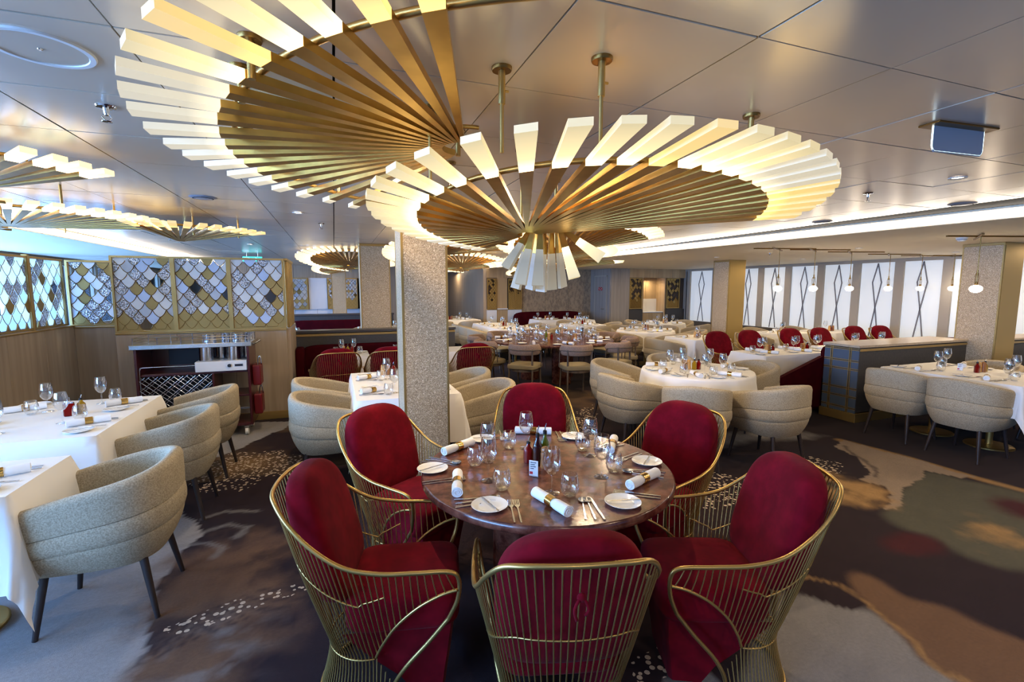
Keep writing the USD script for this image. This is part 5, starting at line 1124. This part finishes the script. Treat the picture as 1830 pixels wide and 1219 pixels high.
# ================================================================ LATTICE SCREENS
def scale_outline(w, h, n=7, shrink=.0):
    f = lambda x: -h * (1 - abs(2 * x / w) ** 1.55) ** .80 if abs(2 * x / w) < 1 else 0.0
    xs = np.linspace(-w / 2, w / 2, 2 * n + 1)
    bot = [(x, f(x)) for x in xs]
    top = [(x, h + f(x - math.copysign(w / 2, x) if x != 0 else w / 2)) for x in xs[::-1]][1:-1]
    p = Polygon(bot + top).buffer(-shrink)
    return p if p.geom_type == 'Polygon' else max(p.geoms, key=lambda g: g.area)
def scale_line(w, h, n=8):
    f = lambda x: -h * (1 - abs(2 * x / w) ** 1.55) ** .80 if abs(2 * x / w) < 1 else 0.0
    return [(x, f(x)) for x in np.linspace(-w / 2, w / 2, 2 * n + 1)]
def screen(name, label, x, y, rz, W, z0, z1, cols, seed, drip, sheet='gold_panel', empty=.1, gold=.12, cat='screen', light=True):
    """a framed panel of fish-scale cut-outs; (x, y) its left foot; local x along the panel, local y its depth"""
    r = random.Random(seed); t = thing(name, label, cat, (x, y, 0), rz)
    fr = .022
    for a, b in (((0, -.02, z0), (fr, .02, z1)), ((W - fr, -.02, z0), (W, .02, z1)), ((fr, -.02, z1 - fr), (W - fr, .02, z1)), ((fr, -.02, z0), (W - fr, .02, z0 + fr))):
        MB().b2(a, b).build('frame_bar', 'gold_trim', t)
    w = (W - 2 * fr) / cols; h = w * .62
    lines = MB(); gone = []
    rows = int((z1 - z0) / h) + 2; full = Polygon([(fr, z0 + fr), (W - fr, z0 + fr), (W - fr, z1 - fr), (fr, z1 - fr)])
    so, sl = scale_outline(w, h, 5, .0025), scale_line(w, h, 5)
    from shapely import affinity
    holes = []
    for j in range(rows):
        zc = z1 - fr - h * j
        for i in range(-1, cols + 1):
            xc = fr + w * (i + .5 + (.5 if j % 2 else 0))
            c = affinity.translate(so, xc, zc).intersection(full)
            if c.is_empty or c.area < .15 * so.area or c.geom_type != 'Polygon': continue
            depth = drip[(i + (1 if j % 2 else 0)) % len(drip)]
            seen = j < depth
            pts = [(xc + a, -.008, zc + b) for a, b in sl if fr - .001 <= xc + a <= W - fr + .001 and z0 + fr < zc + b < z1 - fr]
            if len(pts) > 2: lines.tube(pts, .0032 if seen else .0016, 4, caps=False)
            if not seen: continue
            k = r.random(); holes.append(c.buffer(.0026))
            if k < empty: continue
            mat = 'gold_panel' if k < empty + gold else 'crystal' if k < empty + gold + .26 else ('frosted', 'frosted_blue', 'frosted', 'frosted_grey')[r.randrange(4)] if sheet == 'gold_panel' else 'frosted'
            q = c.buffer(-.001)
            if q.geom_type == 'Polygon' and not q.is_empty: MB().prism(q.simplify(.0008), .006, mat4(XZ, (0, .003, 0))).build('scale', mat, t)
    lines.build('scale_outline', 'brass_dark', t, kind='stuff')
    from shapely import union_all
    rest = full.difference(union_all(holes)) if holes else full
    m = MB(); n = 0
    for g in getattr(rest, 'geoms', [rest]):
        if g.geom_type == 'Polygon' and g.area > 2e-5: m.prism(g.simplify(.001), .008, mat4(XZ, (0, .004, 0))); n += 1
    if n: m.build('sheet', sheet, t)
    return t
ZB, ZT = 1.14, 2.01
dr = [[7, 8, 9, 8, 7, 8], [7, 8, 8, 7, 8, 9], [7, 9, 8, 8, 7, 8]]
XS = [-2.34, -1.75, -1.18, -.575]
dr = [[8, 9, 10, 8, 8, 8], [8, 8, 8, 9, 8, 8], [8, 9, 10, 8, 9, 8]]
for k, n in enumerate(('left', 'middle', 'right')):
    screen('lattice_screen', 'gold lattice screen of white fish scales above the serving cart, %s panel' % n, XS[k], 6.66, 0, XS[k + 1] - XS[k], ZB, ZT, 4, 40 + k, dr[k], empty=.07, gold=.10)
screen('lattice_screen', 'gold lattice screen in the shaded back of the left corner', -2.90, 7.05, 0, .57, 1.20, 1.97, 4, 44, [8, 9, 9, 8], empty=.08, gold=.14)
for k, (y, lab) in enumerate(((6.94, 'farthest panel, by the corner'), (6.28, 'second panel from the corner'), (5.62, 'third panel from the corner'), (4.96, 'fourth panel, mostly outside the picture'))):
    screen('lattice_screen', 'gold lattice screen along the left wall, ' + lab, -2.90, y - .645, PI / 2, .64, 1.22, 1.97, 4, 50 + k, [9, 10, 11, 9, 10, 9], empty=.10, gold=.12)
    MB_ = thing('screen_post', 'slim gold post on the left wall beside the %s' % lab.split(',')[0], 'post', (-2.90, y - .66, 0))
    MB().rbox((0, 0, 1.60), (.05, .03, .77), .003).build('post', 'gold_trim', MB_)
# low walls that carry the screens
def low_wall(label, x0, y0, x1, y1, zt, mat='wood_pale', step=.6, side=-1):
    t = thing('low_wall', label, 'partition', (0, 0, 0)); horiz = abs(x1 - x0) > abs(y1 - y0)
    L = abs(x1 - x0) if horiz else abs(y1 - y0); n = max(1, round(L / step))
    for k in range(n):
        if horiz: a, b = x0 + (x1 - x0) * k / n, x0 + (x1 - x0) * (k + 1) / n; MB().rbox(((a + b) / 2, y0, zt / 2 + .05), (abs(b - a) - .004, .06, zt - .1), .003).build('panel', mat, t)
        else: a, b = y0 + (y1 - y0) * k / n, y0 + (y1 - y0) * (k + 1) / n; MB().rbox((x0, (a + b) / 2, zt / 2 + .05), (.06, abs(b - a) - .004, zt - .1), .003).build('panel', mat, t)
    if horiz: MB().rbox(((x0 + x1) / 2, y0, .05), (abs(x1 - x0), .07, .1), .003).build('plinth', 'gold_trim', t); MB().rbox(((x0 + x1) / 2, y0, zt + .008), (abs(x1 - x0), .08, .016), .003).build('rail', 'gold_trim', t)
    else: MB().rbox((x0, (y0 + y1) / 2, .05), (.07, abs(y1 - y0), .1), .003).build('plinth', 'gold_trim', t); MB().rbox((x0, (y0 + y1) / 2, zt + .008), (.08, abs(y1 - y0), .016), .003).build('rail', 'gold_trim', t)
    return t
low_wall('pale wood low wall behind the serving cart', -2.34, 6.665, -.575, 6.665, ZB - .02, 'wood_pale')
low_wall('pale wood low wall along the left side under the lattice', -2.90, 3.9, -2.90, 7.05, 1.20, 'wood_pale', .65)
low_wall('pale wood low wall at the back of the left corner', -2.87, 7.06, -2.35, 7.06, 1.18, 'wood_pale')
pt = thing('partition_end', 'end cheek of the screen partition with a gold slatted upper part', 'partition', (-.56, 6.70, 0))
MB().rbox((0, .40, .57), (.05, .86, 1.14), .004).build('panel', 'wood_pale', pt)
for k in range(7): MB().rbox((0, .05 + .12 * k, 1.58), (.035, .05, .86), .003).build('slat', 'gold_trim', pt)
MB().rbox((0, .40, 2.0), (.05, .86, .03), .003).build('rail', 'gold_trim', pt)
# gold lattice at the far walls
for k, (x, y, W, lab, c) in enumerate(((8.54, 12.74, .46, 'left of the lit niche', 4), (9.92, 12.74, .5, 'right of the lit niche', 4))):
    screen('wall_lattice', 'dark gold lattice panel %s' % lab, x, y, 0, W, 1.0, 1.95, c, 60 + k, [9, 10, 11, 9, 10], sheet='brass_dark', empty=.45, gold=.55, cat='wall panel')
for k, (x, W, lab) in enumerate(((4.31, .29, 'left one by the pale wood'), (4.98, .21, 'middle one'), (5.2, .21, 'right one beside the wallpaper'))):
    screen('wall_lattice', 'narrow gold lattice panel on the end wall, %s' % lab, x, 13.86, 0, W, 1.0, 1.93, 3, 70 + k, [12, 13, 11, 12], sheet='gold_panel', empty=.3, gold=.7, cat='wall panel')
for k, (x, W, lab) in enumerate(((-1.38, .64, 'left one'), (-.18, .43, 'middle one'), (.26, .43, 'right one'))):
    screen('wall_lattice', 'pale scaled lattice on the distant wall beyond the ledge, %s' % lab, x, 15.86, 0, W, 1.0, 1.94, 4, 80 + k, [9, 10, 11, 10], empty=.05, gold=.12, cat='wall panel')

# ================================================================ SERVING CART
cart = thing('serving_cart', 'maroon serving cart with steel top and diagonal wire rack', 'cart', (-1.44, 6.20, 0))
UsdGeom.Xformable(cart).AddScaleOp().Set(Gf.Vec3f(1, 1, 1.04))
W, D = 1.06, .46
MB().rbox((0, 0, .995), (W + .06, D + .04, .045), .004).build('steel_top', 'steel', cart)
for s in (-1, 1): MB().rbox((s * (W / 2 - .012), 0, .545), (.024, D, .86), .003).build('side_panel', 'maroon_wood', cart)
MB().rbox((0, 0, .125), (W - .05, D - .02, .03), .003).build('bottom_shelf', 'maroon_wood', cart)
MB().rbox((0, .02, .70), (W - .05, D - .06, .025), .003).build('shelf', 'maroon_wood', cart)
MB().rbox((.345, .0, .44), (.34, D - .04, .018), .003).build('shelf', 'maroon_wood', cart)
MB().rbox((.345, -.2, .30), (.34, .02, .02), .003).build('drawer_rail', 'steel', cart)
MB().rbox((.165, .0, .41), (.02, D - .04, .56), .003).build('divider', 'maroon_wood', cart)
MB().box((-.18, D / 2 - .02, .41), (.68, .01, .56)).build('back_panel', 'navy_void', cart)
MB().box((.0, D / 2 - .012, .84), (W - .05, .01, .26)).build('back_panel', 'maroon_wood', cart)
MB().rbox((-.12, D / 2 - .03, .84), (.44, .012, .17), .003).build('door', 'navy_void', cart)
rail = Polygon([(-.505, .155), (.15, .155), (.15, .685), (-.505, .685)])
from shapely.geometry import LineString
for lay, yy in ((0, -.215), (1, -.17)):
    for sgn in (-1, 1):
        for k in range(-8, 12):
            x0 = -.5 + k * .115 + lay * .03
            ln = LineString([(x0, .155), (x0 + sgn * .62, .685)]).intersection(rail)
            if ln.is_empty or ln.length < .05: continue
            (a, b), (c, d) = ln.coords[0], ln.coords[-1]
            MB().cyl((a, yy + sgn * .004, b), (c, yy + sgn * .004, d), .004, 6).build('rack_wire', 'steel', cart, smooth=True)
MB().tube(catmull(np.array([(-.5, -.2, .14), (-.5, -.2, .72), (-.49, -.2, .765), (-.46, -.2, .785), (-.1, -.2, .785), (.0, -.2, .785), (.03, -.2, .765), (.04, -.2, .715)]), 4), .006, 8).build('guard_rail', 'steel', cart, smooth=True)
m = MB()
for z in (1.055, 1.085):
    m.tube([(-W / 2, -D / 2, z), (W / 2, -D / 2, z), (W / 2, D / 2, z), (-W / 2, D / 2, z)], .004, 6, closed=True)
m.build('gallery_rail', 'steel', cart)
for x in np.linspace(-W / 2, W / 2, 6):
    for y in (-D / 2, D / 2): MB().cyl((x, y, 1.015), (x, y, 1.09), .006, 8).build('gallery_post', 'steel', cart)
for x in (-.45, .46):
    for y in (-.18, .18):
        MB().cyl((x - .016, y, .042), (x + .016, y, .042), .042, 16).build('wheel', 'satin_white', cart, smooth=40)
        MB().rbox((x, y + .01, .088), (.05, .07, .035), .004).build('caster_fork', 'steel', cart)
for k, z in enumerate((.72, .40)):
    MB().rbox((W / 2 + .05, -.05, z - .08), (.085, .2, .22), .01).build('side_bin', 'red_plastic', cart)
    MB().tube(catmull(np.array([(W / 2 + .06, -.1, z + .02), (W / 2 + .07, -.1, z + .10), (W / 2 + .09, -.1, z + .12), (W / 2 + .10, -.1, z + .03)]), 4), .006, 6).build('bin_hook', 'steel', cart, smooth=True)
MB().tube([(W / 2, -.1, .96), (W / 2 + .07, -.1, 1.0), (W / 2 + .10, -.1, 1.02)], .008, 8).build('push_handle', 'steel', cart)
wm = thing('food_warmer', 'steel warmer box with a black knob on the serving cart', 'warmer', (-1.19, 6.16, .7412))
MB().rbox((0, 0, .055), (.50, .34, .11), .006).build('body', 'satin_white', wm)
MB().cyl((.08, -.17, .06), (.08, -.19, .06), .018, 14).build('knob', 'black_plastic', wm, smooth=40)
MB().rbox((.17, -.171, .06), (.085, .004, .03), .001).build('label_plate', 'exit_plate', wm); MB().rbox((.17, -.1735, .06), (.075, .002, .02), .001).build('label_print', 'black_plastic', wm)
for k, (x, y, lab) in enumerate(((-1.40, 6.10, 'front left'), (-1.28, 6.28, 'back left'), (-1.13, 6.10, 'front right'), (-1.0 - .03, 6.28, 'back right'))):
    def pot_make(t):
        MB().lathe([(0, 0), (.066, 0), (.068, .004), (.068, .18), (.072, .184), (.072, .19), (.060, .192), (0, .195)], n=24).build('pot', 'steel', t, smooth=40)
    copy('pot', 'steel_canister', 'tall steel canister on the food warmer, %s one' % lab, 'canister', (x + .05, y, .8512), 0, 'steel canisters on the cart', pot_make)
for k, (x, y, lab) in enumerate(((-1.36, 6.10, 'left'), (-1.22, 6.3, 'second'), (-1.08, 6.10, 'third'), (-1.0, 6.3, 'right'))):
    def lid_make(t): MB().lathe([(0, 0), (.064, 0), (.066, .004), (.066, .075), (.07, .078), (.07, .083), (0, .085)], n=24).build('pot', 'steel', t, smooth=40)
    copy('lid', 'steel_pot', 'low steel pot standing on the cart top, %s one' % lab, 'pot', (x + .05, y, 1.0585), 0, 'steel pots on the cart top', lid_make)
